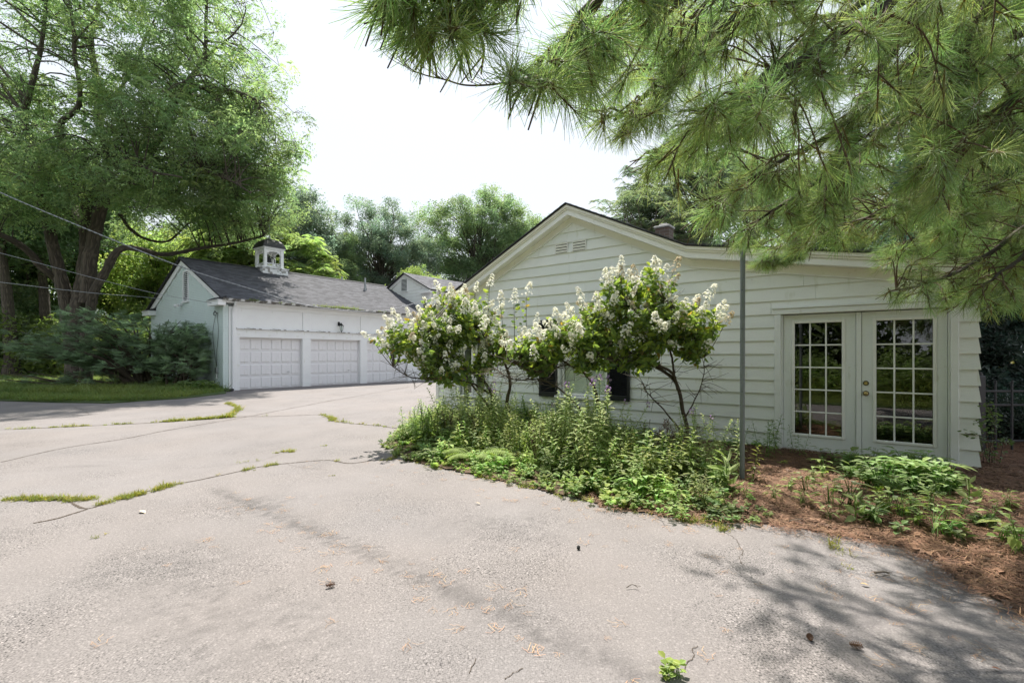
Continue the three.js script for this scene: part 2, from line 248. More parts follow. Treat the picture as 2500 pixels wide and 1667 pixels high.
const OPEN = [{ t0: 0.235, t1: 2.13, y0: -1, y1: 2.075 }, { t0: 4.93, t1: 5.98, y0: 0.66, y1: 2.12 }, { t0: 7.86, t1: 8.69, y0: 0.55, y1: 2.08 }];
{
  const s = new THREE.Shape(); s.moveTo(0, -0.4); s.lineTo(0, roofTop(0) - 0.06); s.lineTo(-3.44, 3.19); s.lineTo(-5.68, 4.28); s.lineTo(-WALL_W, roofTop(WALL_W) - 0.06); s.lineTo(-WALL_W, -0.4); s.closePath();
  for (const o of OPEN) { const h = new THREE.Path(), y0 = Math.max(o.y0, 0.02); h.moveTo(-o.t0, y0); h.lineTo(-o.t1, y0); h.lineTo(-o.t1, o.y1); h.lineTo(-o.t0, o.y1); h.closePath(); s.holes.push(h); }
  mesh('wall', new THREE.ExtrudeGeometry(s, { depth: 0.15, bevelEnabled: false }).translate(0, 0, -0.15), MAT.siding[0], house);
  const b = new THREE.Shape(s.getPoints()); mesh('wall', new THREE.ExtrudeGeometry(b, { depth: 0.15, bevelEnabled: false }).translate(0, 0, -DEEP), MAT.siding[0], house);
  mesh('wall', boxGeo(-0.15, -0.4, -DEEP + 0.15, 0, 2.55, -0.15), MAT.siding[0], house); mesh('wall', boxGeo(-WALL_W, -0.4, -DEEP + 0.15, -WALL_W + 0.15, 2.4, -0.15), MAT.siding[0], house);
  mesh('floor', boxGeo(-WALL_W + 0.15, -0.3, -DEEP + 0.15, -0.15, 0.06, -0.15), MAT.inside, house);
  const R = rng(17);
  for (let k = 0; k < 3; k++) { // roof slopes, then their shingle courses
    const a = ROOF_T[k], c = ROOF_T[k + 1];
    const sl = mesh('roof', new GB().prism([[-a, roofTop(a) - 0.012], [-c, roofTop(c) - 0.012], [-c, roofTop(c) - 0.034], [-a, roofTop(a) - 0.034]], -DEEP - 0.3, 0.265).geo(), MAT.edge, house);
    const g = new GB(), n = Math.round(Math.abs(c - a) / 0.13);
    for (let i = 0; i < n; i++) for (let z = -DEEP - 0.3; z < 0.27; z += 0.3) {
      const t0 = lerp(a, c, i / n), t1 = lerp(a, c, (i + 1) / n), q = 0.06 + 0.05 * R(), up = k === 2 ? [0.002, 0.008] : [0.008, 0.002]; g.col = [q, q, q * 1.05];
      const z0 = z + 0.004, z1 = Math.min(z + 0.296, 0.282);
      g.face([[-t0, roofTop(t0) + up[0], z0], [-t1, roofTop(t1) + up[1], z0], [-t1, roofTop(t1) + up[1], z1], [-t0, roofTop(t0) + up[0], z1]], [0, 1, 0]);
      g.face([[-t0, roofTop(t0) + up[0], z1], [-t1, roofTop(t1) + up[1], z1], [-t1, roofTop(t1) - 0.012, z1], [-t0, roofTop(t0) - 0.012, z1]], [0, 0, 1]);
      const e = k === 2 ? t1 : t0, h = k === 2 ? up[1] : up[0]; g.face([[-e, roofTop(e) + h, z0], [-e, roofTop(e) + h, z1], [-e, roofTop(e) - 0.012, z1], [-e, roofTop(e) - 0.012, z0]], [k === 2 ? -1 : 1, 0, 0]);
    }
    mesh('shingles', g.geo(), MAT.shingle, sl).userData.kind = 'stuff';
    const strip = (t0, t1, top, bot, z0, z1) => new GB().prism([[-t0, roofTop(t0) - top], [-t1, roofTop(t1) - top], [-t1, roofTop(t1) - bot], [-t0, roofTop(t0) - bot]], z0, z1).geo();
    mesh('crown_moulding', strip(a, c, 0.035, 0.085, 0.0, 0.252), MAT.cream, house); mesh('crown_moulding', strip(a, c, 0.087, 0.118, 0.0, 0.236), MAT.cream, house);
    mesh('rake_board', strip(a, c, 0.12, 0.215, 0.0, 0.215), MAT.trim, house);
    const fa = Math.max(a, 0), fc = Math.min(c, WALL_W);
    mesh('frieze_board', strip(fa, fc, 0.217, 0.335, 0.002, 0.045), MAT.cream, house); mesh('bead_moulding', strip(fa, fc, 0.337, 0.352, 0.002, 0.056), MAT.trim, house);
  }
  mesh('eave_board', boxGeo(0.215, 2.40, -DEEP - 0.25, 0.25, 2.565, -0.002, 0.004), MAT.trim, house); mesh('eave_board', boxGeo(-9.63, 2.24, -DEEP - 0.25, -9.595, 2.385, -0.002, 0.004), MAT.trim, house);
  // clapboards, each a board of its own, lapped over the one below
  const EXP = 0.197, breaks = [0, 3.44, 5.68, WALL_W, ...OPEN.flatMap((o) => [o.t0 - 0.07, o.t1 + 0.07])];
  const soff = (t) => roofTop(t) - 0.34;
  for (let k = 0; k < 21; k++) {
    const y0 = -0.10 + k * EXP, y1 = y0 + EXP + 0.004; let cuts = [-0.035]; let t = rr(R, 1.2, 3.2); while (t < WALL_W - 0.4) { cuts.push(t); t += rr(R, 2.4, 3.7); } cuts.push(WALL_W + 0.02);
    for (let c = 0; c + 1 < cuts.length; c++) {
      let g = new GB(); const flush = () => { if (g.i.length) mesh('siding_board', g.geo(), MAT.siding[(k * 7 + c * 3) % 3], house); g = new GB(); }, a = cuts[c] + (c ? 0.0015 : 0), b = cuts[c + 1] - 0.0015, dz = 0.002 * R();
      const ev = [a, b, ...breaks.filter((x) => x > a && x < b)]; for (let x = Math.ceil(a / 0.1) * 0.1; x < b; x += 0.1) ev.push(x); ev.sort((p, q) => p - q);
      // where the soffit crosses the board's top and bottom
      for (let i = 0; i + 1 < ev.length; i++) {
        let p = ev[i], q = ev[i + 1]; if (q - p < 1e-4) continue; const m = (p + q) / 2, o = OPEN.find((w) => m > w.t0 - 0.07 && m < w.t1 + 0.07);
        let lo = y0, hiA = Math.min(y1, soff(p)), hiB = Math.min(y1, soff(q));
        if (o) { const oy0 = o.y0 - 0.06, oy1 = o.y1 + 0.07; if (y0 >= oy0 && y1 <= oy1) { flush(); continue; } if (y0 < oy0 && y1 > oy0) { hiA = Math.min(hiA, oy0); hiB = Math.min(hiB, oy0); } else if (y0 < oy1 && y1 > oy1) lo = oy1; else if (y0 >= oy0 && y0 < oy1) { flush(); continue; } }
        if (hiA <= lo && hiB <= lo) { flush(); continue; } if (hiA < lo) { p = lerp(p, q, (lo - hiA) / (hiB - hiA)); hiA = lo; } if (hiB < lo) { q = lerp(p, q, (hiA - lo) / (hiA - hiB)); hiB = lo; }
        const zz = (y) => lerp(0.034, 0.011, (y - y0) / EXP) + dz, pe = p === a && !c ? (y) => -zz(y) : () => p;
        g.face([[-pe(lo), lo, zz(lo)], [-q, lo, zz(lo)], [-q, hiB, zz(hiB)], [-pe(hiA), hiA, zz(hiA)]], [0, 0, 1]);
        g.face([[-pe(lo), lo, zz(lo)], [-q, lo, zz(lo)], [-q, lo, 0.001], [-pe(lo), lo, 0.001]], [0, -1, 0]);
        if (p === a) g.face([[-pe(lo), lo, zz(lo)], [-pe(hiA), hiA, zz(hiA)], [-pe(hiA), hiA, 0.001], [-pe(lo), lo, 0.001]], [1, 0, 0]);
        if (q === b) g.face([[-q, lo, zz(lo)], [-q, hiB, zz(hiB)], [-q, hiB, 0.001], [-q, lo, 0.001]], [-1, 0, 0]);
      }
      flush();
    }
    if (y1 < 2.45) mesh('siding_board', new GB().prism([[0.001, y0], [0.035, y0], [0.012, y1], [0.001, y1]], -DEEP, 0.0).geo(), MAT.siding[k % 3], house);
  }
  mesh('corner_board', boxGeo(-WALL_W - 0.03, -0.1, -0.1, -WALL_W + 0.06, 2.2, 0.042, 0.003), MAT.trim, house);
  // french doors
  const fr = mesh('door_frame', new GB().box(-0.245, 0.0, -0.13, -0.165, 2.055, 0.05, 0.006).box(-2.20, 0.0, -0.13, -2.115, 2.055, 0.05, 0.006).box(-2.225, 2.057, -0.13, -0.145, 2.135, 0.055, 0.006).box(-2.235, 2.137, 0, -0.135, 2.16, 0.07, 0.004).box(-0.262, 0.03, -0.12, -0.247, 2.05, 0.02).box(-2.113, 0.03, -0.12, -2.098, 2.05, 0.02).geo(), MAT.doorTrim, house);
  mesh('door_sill', boxGeo(-2.11, -0.03, -0.14, -0.25, 0.035, 0.06, 0.006), paint(0.4, 0.39, 0.36), house);
  mesh('astragal', boxGeo(-1.207, 0.05, -0.07, -1.148, 2.045, -0.012, 0.005), MAT.doorTrim, house);
  for (const [t0, t1, g0, g1, handle] of [[1.212, 2.094, 1.365, 1.95, 0], [0.266, 1.143, 0.40, 0.99, 1]]) {
    const Y0 = 0.045, Y1 = 2.045, a = 0.31, b = 1.925, Z0 = -0.085, Z1 = -0.04, leaf = new GB();
    leaf.box(-t1, Y0, Z0, -g1, Y1, Z1, 0.002).box(-g0, Y0, Z0, -t0, Y1, Z1, 0.002).box(-g1, Y0, Z0, -g0, a, Z1 - 0.0005).box(-g1, b, Z0, -g0, Y1, Z1 - 0.0005);
    const d = mesh('french_door', leaf.geo(), MAT.door, house);
    const w = 0.034; mesh('lite_frame', new GB().box(-g1 - w, a - w, Z1, -g1 + 0.006, b + w, Z1 + 0.016, 0.006).box(-g0 - 0.006, a - w, Z1, -g0 + w, b + w, Z1 + 0.016, 0.006).box(-g1 + 0.007, a - w, Z1, -g0 - 0.007, a + 0.006, Z1 + 0.0155, 0.006).box(-g1 + 0.007, b - 0.006, Z1, -g0 - 0.007, b + w, Z1 + 0.0155, 0.006).geo(), MAT.trim, d);
    for (let i = 1; i < 3; i++) { const x = -lerp(g0, g1, i / 3); mesh('muntin', boxGeo(x - 0.010, a, -0.072, x + 0.010, b, -0.052, 0.004), MAT.trim, d); }
    for (let j = 1; j < 5; j++) { const y = lerp(a, b, j / 5); mesh('muntin', boxGeo(-g1, y - 0.010, -0.0715, -g0, y + 0.010, -0.0525, 0.004), MAT.trim, d); }
    const pw = (g1 - g0) / 3, ph = (b - a) / 5, pane = new THREE.PlaneGeometry(pw - 0.019, ph - 0.019);
    for (let i = 0; i < 3; i++) for (let j = 0; j < 5; j++) { const p = mesh('pane', pane, MAT.glass, d); p.position.set(-g0 - pw * (i + 0.5), a + ph * (j + 0.5), -0.06); }
    if (handle) {
      const rose = (y, parts) => { const g = new GB(); for (const [r0, r1, z0, z1] of parts) g.add(new THREE.CylinderGeometry(r1, r0, z1 - z0, 24).rotateX(Math.PI / 2), M(-1.098, y, Z1 + (z0 + z1) / 2)); return g; };
      const db = mesh('deadbolt', rose(1.075, [[0.034, 0.03, 0, 0.012]]).geo(), MAT.bronze, d); mesh('cylinder', rose(1.075, [[0.02, 0.018, 0.0121, 0.024]]).geo(), MAT.brass, d);
      mesh('rose', rose(0.935, [[0.036, 0.033, 0, 0.01]]).geo(), MAT.bronze, d); mesh('doorknob', rose(0.935, [[0.012, 0.012, 0.0101, 0.03]]).add(new THREE.SphereGeometry(0.027, 20, 14).scale(1, 1, 0.8), M(-1.098, 0.935, Z1 + 0.046)).geo(), MAT.brass, d);
    }
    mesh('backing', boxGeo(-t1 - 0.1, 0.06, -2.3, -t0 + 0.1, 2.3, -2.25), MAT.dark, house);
  }
  // double-hung window between shutters, and the twin window near the left corner
  const windowAt = (t0, t1, y0, y1, twin, blind) => {
    const c = 0.065, g = new GB().box(-t1 - c, y0 - 0.01, 0, -t1, y1 + c, 0.055, 0.005).box(-t0, y0 - 0.01, 0, -t0 + c, y1 + c, 0.055, 0.005).box(-t1 + 0.001, y1, 0, -t0 - 0.001, y1 + c, 0.054, 0.005).box(-t1 - c, y1 + c + 0.001, 0, -t0 + c, y1 + c + 0.025, 0.075, 0.005);
    const w = mesh('window', g.geo(), MAT.trim, house); mesh('sill', boxGeo(-t1 - c - 0.03, y0 - 0.055, -0.1, -t0 + c + 0.03, y0 - 0.011, 0.085, 0.006), MAT.trim, w);
    const cols = twin ? [[t0 + 0.03, (t0 + t1) / 2 - 0.02], [(t0 + t1) / 2 + 0.02, t1 - 0.03]] : [[t0 + 0.02, t1 - 0.02]], mid = (y0 + y1) / 2 - (twin ? 0.06 : 0);
    if (twin) mesh('mullion', boxGeo(-(t0 + t1) / 2 - 0.019, y0, -0.1, -(t0 + t1) / 2 + 0.019, y1, 0.03, 0.004), MAT.trim, w);
    for (const [a, b] of cols) for (const [p, q, z] of [[y0, mid, -0.055], [mid - 0.03, y1, -0.09]]) {
      const f = 0.035; mesh('sash', new GB().box(-b, p, z - 0.015, -b + f, q, z + 0.015, 0.003).box(-a - f, p, z - 0.015, -a, q, z + 0.015, 0.003).box(-b + f, p, z - 0.015, -a - f, p + f, z + 0.0145, 0.003).box(-b + f, q - f, z - 0.015, -a - f, q, z + 0.0145, 0.003).geo(), MAT.trim, w);
      const gl = mesh('pane', new THREE.PlaneGeometry(b - a - 2 * f, q - p - 2 * f), MAT.glass, w); gl.position.set(-(a + b) / 2, (p + q) / 2, z);
    }
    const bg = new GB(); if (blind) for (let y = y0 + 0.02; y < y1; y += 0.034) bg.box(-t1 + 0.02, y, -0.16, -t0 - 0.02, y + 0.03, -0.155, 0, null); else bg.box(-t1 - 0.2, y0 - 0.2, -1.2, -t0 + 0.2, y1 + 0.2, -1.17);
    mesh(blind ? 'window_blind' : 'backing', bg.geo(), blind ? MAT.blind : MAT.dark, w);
  };
  windowAt(4.95, 5.96, 0.68, 2.09, false, true); windowAt(7.88, 8.67, 0.57, 2.05, true, false);
  for (const t of [4.70, 6.21]) { // louvred shutters
    const g = new GB(), w = 0.215, y0 = 0.635, y1 = 2.16, z = 0.045; g.box(-t - w, y0, z, -t - w + 0.05, y1, z + 0.034, 0.004).box(-t + w - 0.05, y0, z, -t + w, y1, z + 0.034, 0.004);
    for (const [a, b] of [[y0, y0 + 0.1], [1.36, 1.43], [y1 - 0.07, y1]]) g.box(-t - w + 0.051, a, z, -t + w - 0.051, b, z + 0.032, 0.003);
    for (const [a, b] of [[y0 + 0.1, 1.36], [1.43, y1 - 0.07]]) for (let y = a + 0.02; y < b - 0.01; y += 0.036) g.box(-w + 0.052, -0.02, -0.003, w - 0.052, 0.02, 0.003, 0.001, M(-t, y, z + 0.018, 0.75, 0, 0));
    g.box(-t - w + 0.03, y0 + 0.02, 0.036, -t + w - 0.03, y1 - 0.02, 0.044);
    mesh('shutter', g.geo(), MAT.black, house);
  }
  for (const [t0, t1] of [[5.37, 5.67], [5.77, 6.06]]) { // gable vents
    const g = new GB(); g.box(-t1, 3.45, 0.03, -t1 + 0.018, 3.66, 0.046, 0.003).box(-t0 - 0.018, 3.45, 0.03, -t0, 3.66, 0.046, 0.003); for (let k = 0; k < 4; k++) g.box(-(t1 - t0) / 2 + 0.019, -0.019, -0.003, (t1 - t0) / 2 - 0.019, 0.019, 0.003, 0.002, M(-(t0 + t1) / 2, 3.479 + k * 0.053, 0.044, 0.3));
    const gv = mesh('gable_vent', g.geo(), MAT.trim, house); mesh('backing', boxGeo(-t1 + 0.019, 3.452, 0.0345, -t0 - 0.019, 3.658, 0.0355), MAT.dark, gv);
  }
  // chimney on the far slope
  const bm = texture(256, (u, v) => { const r = Math.floor(v * 12), x = u * 4 + (r % 2) * 0.5, m = (x % 1) < 0.06 || (v * 12 % 1) < 0.16, q = hash2(Math.floor(x) % 4, r, 5); return m ? [0.16, 0.15, 0.14] : [0.10 + 0.05 * q, 0.07 + 0.03 * q, 0.055 + 0.02 * q]; }, 0.9);
  const ch = mesh('chimney', new GB().box(-5.40, 3.9, -3.85, -5.06, 4.58, -3.5, 0.01).geo(), std(lin(1, 1, 1), { map: bm, roughness: 0.9 }), house);
  mesh('chimney_cap', new GB().box(-5.43, 4.581, -3.88, -5.03, 4.63, -3.47, 0.01).box(-5.33, 4.631, -3.78, -5.13, 4.69, -3.57, 0.01).geo(), std(lin(0.35, 0.34, 0.33)), ch);
}

// ---------------------------------------------------------------- garage with cupola, the wing behind it and the far roof
MAT.white = paint(0.86, 0.87, 0.87); MAT.white2 = paint(0.81, 0.82, 0.83); MAT.brick = std(lin(0.70, 0.80, 0.78), { map: paintMap, roughness: 0.75 }); MAT.mortar = std(lin(0.58, 0.63, 0.64), { roughness: 0.95 });
MAT.gdoor = paint(0.84, 0.83, 0.84); MAT.dome = std(lin(0.035, 0.033, 0.035), { roughness: 0.6, bumpMap: grainBump, bumpScale: 0.004 }); MAT.iron = std(lin(0.02, 0.02, 0.022), { roughness: 0.5, metalness: 0.3 });
MAT.worn = std(lin(1, 1, 1), { map: texture(256, (u, v) => { const a = fbm(u * 9, v * 9, 111, 4, 9), s = sstep(0.52, 0.62, a); return [lerp(0.74, 0.3, s), lerp(0.75, 0.29, s), lerp(0.76, 0.27, s)]; }, 1.1), roughness: 0.75 });
MAT.gutter = std(lin(1, 1, 1), { map: texture(256, (u, v) => { const s = sstep(0.35, 0.55, fbm(u * 9, v * 9, 115, 4, 9)); return [lerp(0.5, 0.1, s), lerp(0.49, 0.09, s), lerp(0.47, 0.075, s)]; }, 1.1), roughness: 0.8 });
const GX = -11.9, GZ = 20.06, GTURN = 52.48 * Math.PI / 180, GLEN = 11.5, GDEEP = 8.7, RIDGE = 6.02;
const garage = thing('garage', 'long white garage with three panelled doors, dark shingle roof and bell cupola', 'garage', [GX, 0, -GZ], GTURN);
const gPt = (s, t, y = 0) => V(GX + 0.609 * s - 0.7932 * t, y, -(GZ + 0.7932 * s + 0.609 * t)); // along the front, back from it
const gRoof = (z) => RIDGE - 0.475 * Math.abs(z + GDEEP / 2);
function shingleSlope(name, mat, parent, x0, x1, zA, zB, yOf, exp, tab, tone, R, lift = 0.006) { // tabs course by course from the eave (zA) to the ridge (zB)
  const g = new GB(), n = Math.round(Math.abs(zB - zA) / exp), out = zB < zA ? 1 : -1;
  for (let i = 0; i < n; i++) {
    const a = lerp(zA, zB, i / n), b = lerp(zA, zB, (i + 1) / n), off = (i % 2) * tab / 2 + 0.03 * R();
    for (let x = x0 - off; x < x1; x += tab) {
      const p = Math.max(x, x0) + 0.003, q = Math.min(x + tab, x1) - 0.003; if (q - p < 0.02) continue; const k = tone * (0.7 + 0.6 * R()), h = lift + 0.006 + 0.004 * R(); g.col = [k, k, k * 1.12];
      g.face([[p, yOf(a) + h, a], [q, yOf(a) + h, a], [q, yOf(b) + lift, b], [p, yOf(b) + lift, b]], [0, 1, 0]); g.face([[p, yOf(a) + h, a], [q, yOf(a) + h, a], [q, yOf(a) - 0.002, a], [p, yOf(a) - 0.002, a]], [0, 0, out]);
    }
  }
  const m = mesh(name, g.geo(), mat, parent); m.userData.kind = 'stuff'; return m;
}
{
  const R = rng(23), G = garage;
  mesh('wall', new GB().box(0.012, -0.3, -GDEEP + 0.01, GLEN - 0.01, 3.78, -0.34).geo(), MAT.mortar, G);
  mesh('wall', new GB().prism([[-0.1, 3.78], [-GDEEP + 0.1, 3.78], [-GDEEP / 2, RIDGE - 0.14]], 0.012, GLEN - 0.05, 0).geo(), MAT.mortar, G);
  for (const [za, zb] of [[0.30, -GDEEP / 2], [-GDEEP - 0.30, -GDEEP / 2]]) {
    const y = gRoof, rf = mesh('roof', new GB().prism([[za, y(za) - 0.02], [zb, y(zb) - 0.02], [zb, y(zb) - 0.09], [za, y(za) - 0.09]], -0.16, GLEN + 0.3, 0).geo(), MAT.edge, G);
    shingleSlope('shingles', MAT.shingle, rf, -0.175, GLEN + 0.1, za, zb, y, 0.142, 0.3, 0.085, R, -0.012);
    mesh('rake_board', new GB().prism([[za, y(za) - 0.092], [zb, y(zb) - 0.092], [zb, y(zb) - 0.36], [za + (za > 0 ? -0.1 : 0.1), y(za) - 0.36]], -0.055, 0.005, 0).geo(), MAT.white, G);
  }
  mesh('ridge_cap', new GB().prism([[-GDEEP / 2 - 0.16, RIDGE - 0.06], [-GDEEP / 2, RIDGE + 0.03], [-GDEEP / 2 + 0.16, RIDGE - 0.06]], -0.18, GLEN, 0).geo(), MAT.edge, G);
  // painted brick, laid in running bond on the gable end and the front corner
  const gb = new GB(), L = 0.203, H = 0.067, P = 0.077;
  for (let r = 0; r < 77; r++) for (let c = -1; c < 45; c++) {
    let z0 = -c * (L + 0.010) - (r % 2) * 0.106, z1 = z0 - L; z0 = Math.min(z0, -0.0); z1 = Math.max(z1, -GDEEP); if (z0 - z1 < 0.03) continue; const y = -0.05 + r * P;
    if (Math.max(y + H) > Math.min(gRoof(z0), gRoof(z1)) - 0.36) continue; if (z0 > -4.22 && false) continue; const zz = (z0 + z1) / 2; if (zz < -3.62 && zz > -4.2 && y > 3.92 && y < 5.32) continue;
    const e = 0.004 * R(); gb.box(-0.008 - e, y, z1, 0.013, y + H, z0, 0.004);
  }
  for (let r = 0; r < 47; r++) for (const [a, b] of r % 2 ? [[0.0, 0.2]] : [[0.0, 0.095], [0.105, 0.2]]) gb.box(a + 0.001, -0.05 + r * P, -0.1, b, -0.05 + r * P + H, 0.006 + 0.003 * R(), 0.004);
  mesh('bricks', gb.geo(), MAT.brick, G).userData.kind = 'stuff';
  mesh('wall', boxGeo(0.013, -0.3, -0.339, 0.2, 3.5, -0.003), MAT.mortar, G);
  // louvre in the gable, eave returns
  const lv = new GB(); lv.box(-0.05, 3.95, -4.24, 0.0, 5.3, -4.18, 0.004).box(-0.05, 3.95, -3.64, 0.0, 5.3, -3.58, 0.004).box(-0.05, 5.301, -4.24, 0.0, 5.36, -3.58, 0.004).box(-0.09, 3.88, -4.3, 0.0, 3.949, -3.52, 0.004);
  const lo = mesh('louvre', lv.geo(), MAT.white, G); mesh('backing', boxGeo(0.004, 3.95, -4.18, 0.0125, 5.3, -3.64), MAT.dark, lo);
  for (let k = 0; k < 15; k++) mesh('slat', boxGeo(-0.035, -0.007, -0.265, 0.035, 0.007, 0.265, 0.002), MAT.white2, lo).applyMatrix4(M(-0.022, 4.0 + k * 0.088, -3.91, 0, 0, 0.7));
  for (const [a, b, yb] of [[0.3, -0.78, 0], [-GDEEP - 0.3, -GDEEP + 0.78, 0]]) { const s = Math.sign(b - a) * -1; mesh('eave_return', new GB().box(-0.30, 3.50, Math.min(a, b), -0.0085, 3.69, Math.max(a, b), 0.008).box(-0.33, 3.691, Math.min(a, b) - 0.02, -0.008, 3.73, Math.max(a, b) + 0.02, 0.006).geo(), MAT.white, G); mesh('return_roof', new GB().prism([[-0.35, 3.731], [-0.0, 3.731], [-0.0, 3.9]], Math.min(a, b) - 0.02, Math.max(a, b) + 0.02).geo(), MAT.edge, G); }
  // front: pilasters, jambs, header, ledge, upper panels, frieze, eave
  const DX = [0.66, 3.87, 7.02], DW = [2.78, 2.73, 2.73];
  const post = (...a) => mesh('pilaster', boxGeo(...a), MAT.white, G); post(0.201, -0.06, -0.3, 0.50, 3.5, 0.05, 0.008); post(0.501, -0.06, -0.32, 0.659, 2.23, 0.0, 0.006);
  for (const x of [3.44, 6.60, 9.75]) post(x, -0.06, -0.32, x + (x === 9.75 ? 1.745 : 0.42), 2.23, 0.012, 0.008);
  mesh('header', new GB().box(0.501, 2.231, -0.33, GLEN, 2.575, 0.004, 0.006).geo(), MAT.white, G); mesh('ledge', new GB().box(0.5, 2.576, -0.3, GLEN, 2.625, 0.085, 0.008).geo(), MAT.worn, G);
  for (const [a, b] of [[0.66, 3.46], [3.84, 6.62], [7.0, 9.77], [10.1, GLEN]]) mesh('upper_panel', boxGeo(a, 2.626, -0.3, b, 3.46, -0.028, 0.002), MAT.white, G);
  for (const x of [0.501, 3.461, 6.621, 9.771]) mesh('batten', boxGeo(x, 2.626, -0.3, x + (x < 1 ? 0.158 : x > 9 ? 0.328 : 0.378), 3.46, 0.014, 0.005), MAT.white, G);
  mesh('frieze_board', new GB().box(0.501, 3.461, -0.3, GLEN, 3.64, 0.02, 0.005).geo(), MAT.white, G);
  mesh('soffit', new GB().box(-0.14, 3.641, -0.3, GLEN + 0.1, 3.70, 0.27, 0.004).geo(), MAT.white, G);
  mesh('gutter', new GB().box(-0.15, 3.705, 0.272, GLEN, 3.72, 0.385).box(-0.15, 3.721, 0.374, GLEN, 3.80, 0.386, 0.003).box(-0.15, 3.7205, 0.272, GLEN, 3.80, 0.279).geo(), MAT.gutter, G);
  const tubeP = (pts, r, s = 8) => new GB().tube(pts.map((q) => V(...q)), r, s).geo();
  mesh('downspout', tubeP([[0.34, 3.70, 0.33], [0.34, 3.56, 0.3], [0.33, 3.36, 0.1], [0.33, 3.2, 0.095], [0.33, 0.14, 0.095], [0.33, 0.06, 0.14], [0.24, 0.03, 0.4]], 0.042), MAT.white2, G);
  mesh('drain_pipe', tubeP([[0.22, 0.05, 0.36], [0.05, 0.055, 0.55], [-0.25, 0.05, 0.72]], 0.058, 10), MAT.iron, G);
  const panel = (w, h) => new GB().box(-w / 2, -h / 2, 0, w / 2, h / 2, 0.03, 0.022).geo();
  DX.forEach((x, k) => {
    const w = DW[k], d = mesh('garage_door', new GB().box(x, 0.0, -0.26, x + w, 0.552, -0.215, 0.003).box(x, 0.5565, -0.26, x + w, 1.108, -0.215, 0.003).box(x, 1.1125, -0.26, x + w, 1.665, -0.215, 0.003).box(x, 1.6695, -0.26, x + w, 2.229, -0.215, 0.003).geo(), MAT.gdoor, G), pw = (w - 0.05) / 6;
    const pg = panel(pw - 0.09, 0.43);
    for (let j = 0; j < 4; j++) for (let i = 0; i < 6; i++) { const p = mesh('panel', pg, MAT.gdoor, d); p.position.set(x + 0.025 + pw * (i + 0.5), 0.277 + j * 0.557, -0.2149); }
    mesh('handle', new GB().box(x + w * 0.78, 0.70, -0.214, x + w * 0.78 + 0.03, 0.73, -0.16, 0.004).box(x + w * 0.78 - 0.05, 0.705, -0.159, x + w * 0.78 + 0.08, 0.725, -0.145, 0.004).box(x + w * 0.78, 0.92, -0.214, x + w * 0.78 + 0.05, 1.06, -0.2, 0.004).geo(), MAT.steel, d);
    mesh('door_seal', boxGeo(x, -0.03, -0.25, x + w, -0.0005, -0.212), MAT.iron, d);
  });
  // cupola
  const cz = -GDEEP / 2, cx = 4.02, cu = mesh('cupola', new GB().box(cx - 0.67, 5.35, cz - 0.67, cx + 0.67, 5.98, cz + 0.67, 0.01).box(cx - 0.72, 5.981, cz - 0.72, cx + 0.72, 6.04, cz + 0.72, 0.012).box(cx - 0.56, 6.041, cz - 0.56, cx + 0.56, 6.09, cz + 0.56, 0.008).geo(), MAT.worn, G);
  for (const a of [-1, 1]) for (const b of [-1, 1]) mesh('post', new GB().box(cx + a * 0.44 - 0.075, 6.091, cz + b * 0.44 - 0.075, cx + a * 0.44 + 0.075, 7.0, cz + b * 0.44 + 0.075, 0.008).geo(), MAT.white, cu);
  const arch = new THREE.Shape(); arch.moveTo(-0.364, 0.0); arch.lineTo(-0.364, 0.3); arch.lineTo(0.364, 0.3); arch.lineTo(0.364, 0.0); arch.absellipse(0, 0, 0.35, 0.2, 0, Math.PI, false);
  const ag = new THREE.ExtrudeGeometry(arch, { depth: 0.05, bevelEnabled: false, curveSegments: 20 }).translate(0, 0, -0.025), rail = (g) => { for (const y of [6.13, 6.27]) g.box(-0.364, y, -0.02, 0.364, y + 0.03, 0.02, 0.004); for (let k = 0; k < 3; k++) for (const s of [-1, 1]) g.box(-0.155, -0.011, -0.009, 0.155, 0.011, 0.009, 0, M(-0.24 + k * 0.24, 6.215, 0, 0, 0, s * 0.5)); return g; };
  for (let k = 0; k < 4; k++) { const turn = new THREE.Matrix4().makeRotationY(k * Math.PI / 2); mesh('arch', new GB().add(ag, new THREE.Matrix4().makeTranslation(cx, 6.72, cz).multiply(turn).multiply(M(0, 0, 0.44))).geo(), MAT.white, cu); mesh('railing', new GB().add(rail(new GB()).geo(), new THREE.Matrix4().makeTranslation(cx, 0, cz).multiply(turn).multiply(M(0, 0, 0.44))).geo(), MAT.white, cu); }
  mesh('cornice', new GB().box(cx - 0.54, 7.001, cz - 0.54, cx + 0.54, 7.07, cz + 0.54, 0.01).box(cx - 0.585, 7.071, cz - 0.585, cx + 0.585, 7.11, cz + 0.585, 0.01).geo(), MAT.white, cu);
  const dm = new GB(), prof = [[0.61, 7.111], [0.6, 7.15], [0.56, 7.27], [0.48, 7.41], [0.36, 7.53], [0.2, 7.61], [0.05, 7.65]];
  const NS = 4; for (let k = 0; k + 1 < prof.length; k++) for (let q = 0; q < 4; q++) { const c = (r, e, y) => { const a = q * Math.PI / 2, x = e * r, z = r; return [cx + x * Math.cos(a) + z * Math.sin(a), y, cz - x * Math.sin(a) + z * Math.cos(a)]; }; const [r0, y0] = prof[k], [r1, y1] = prof[k + 1]; for (let e = 0; e < NS; e++) { const e0 = -1 + 2 * e / NS, e1 = e0 + 2 / NS; dm.face([c(r0, e0, y0), c(r0, e1, y0), c(r1, e1, y1), c(r1, e0, y1)], [Math.sin(q * Math.PI / 2), 0.3, Math.cos(q * Math.PI / 2)]); } }
  dm.box(cx - 0.6, 7.1105, cz - 0.6, cx + 0.6, 7.115, cz + 0.6);
  mesh('dome', dm.geo(), MAT.dome, cu);
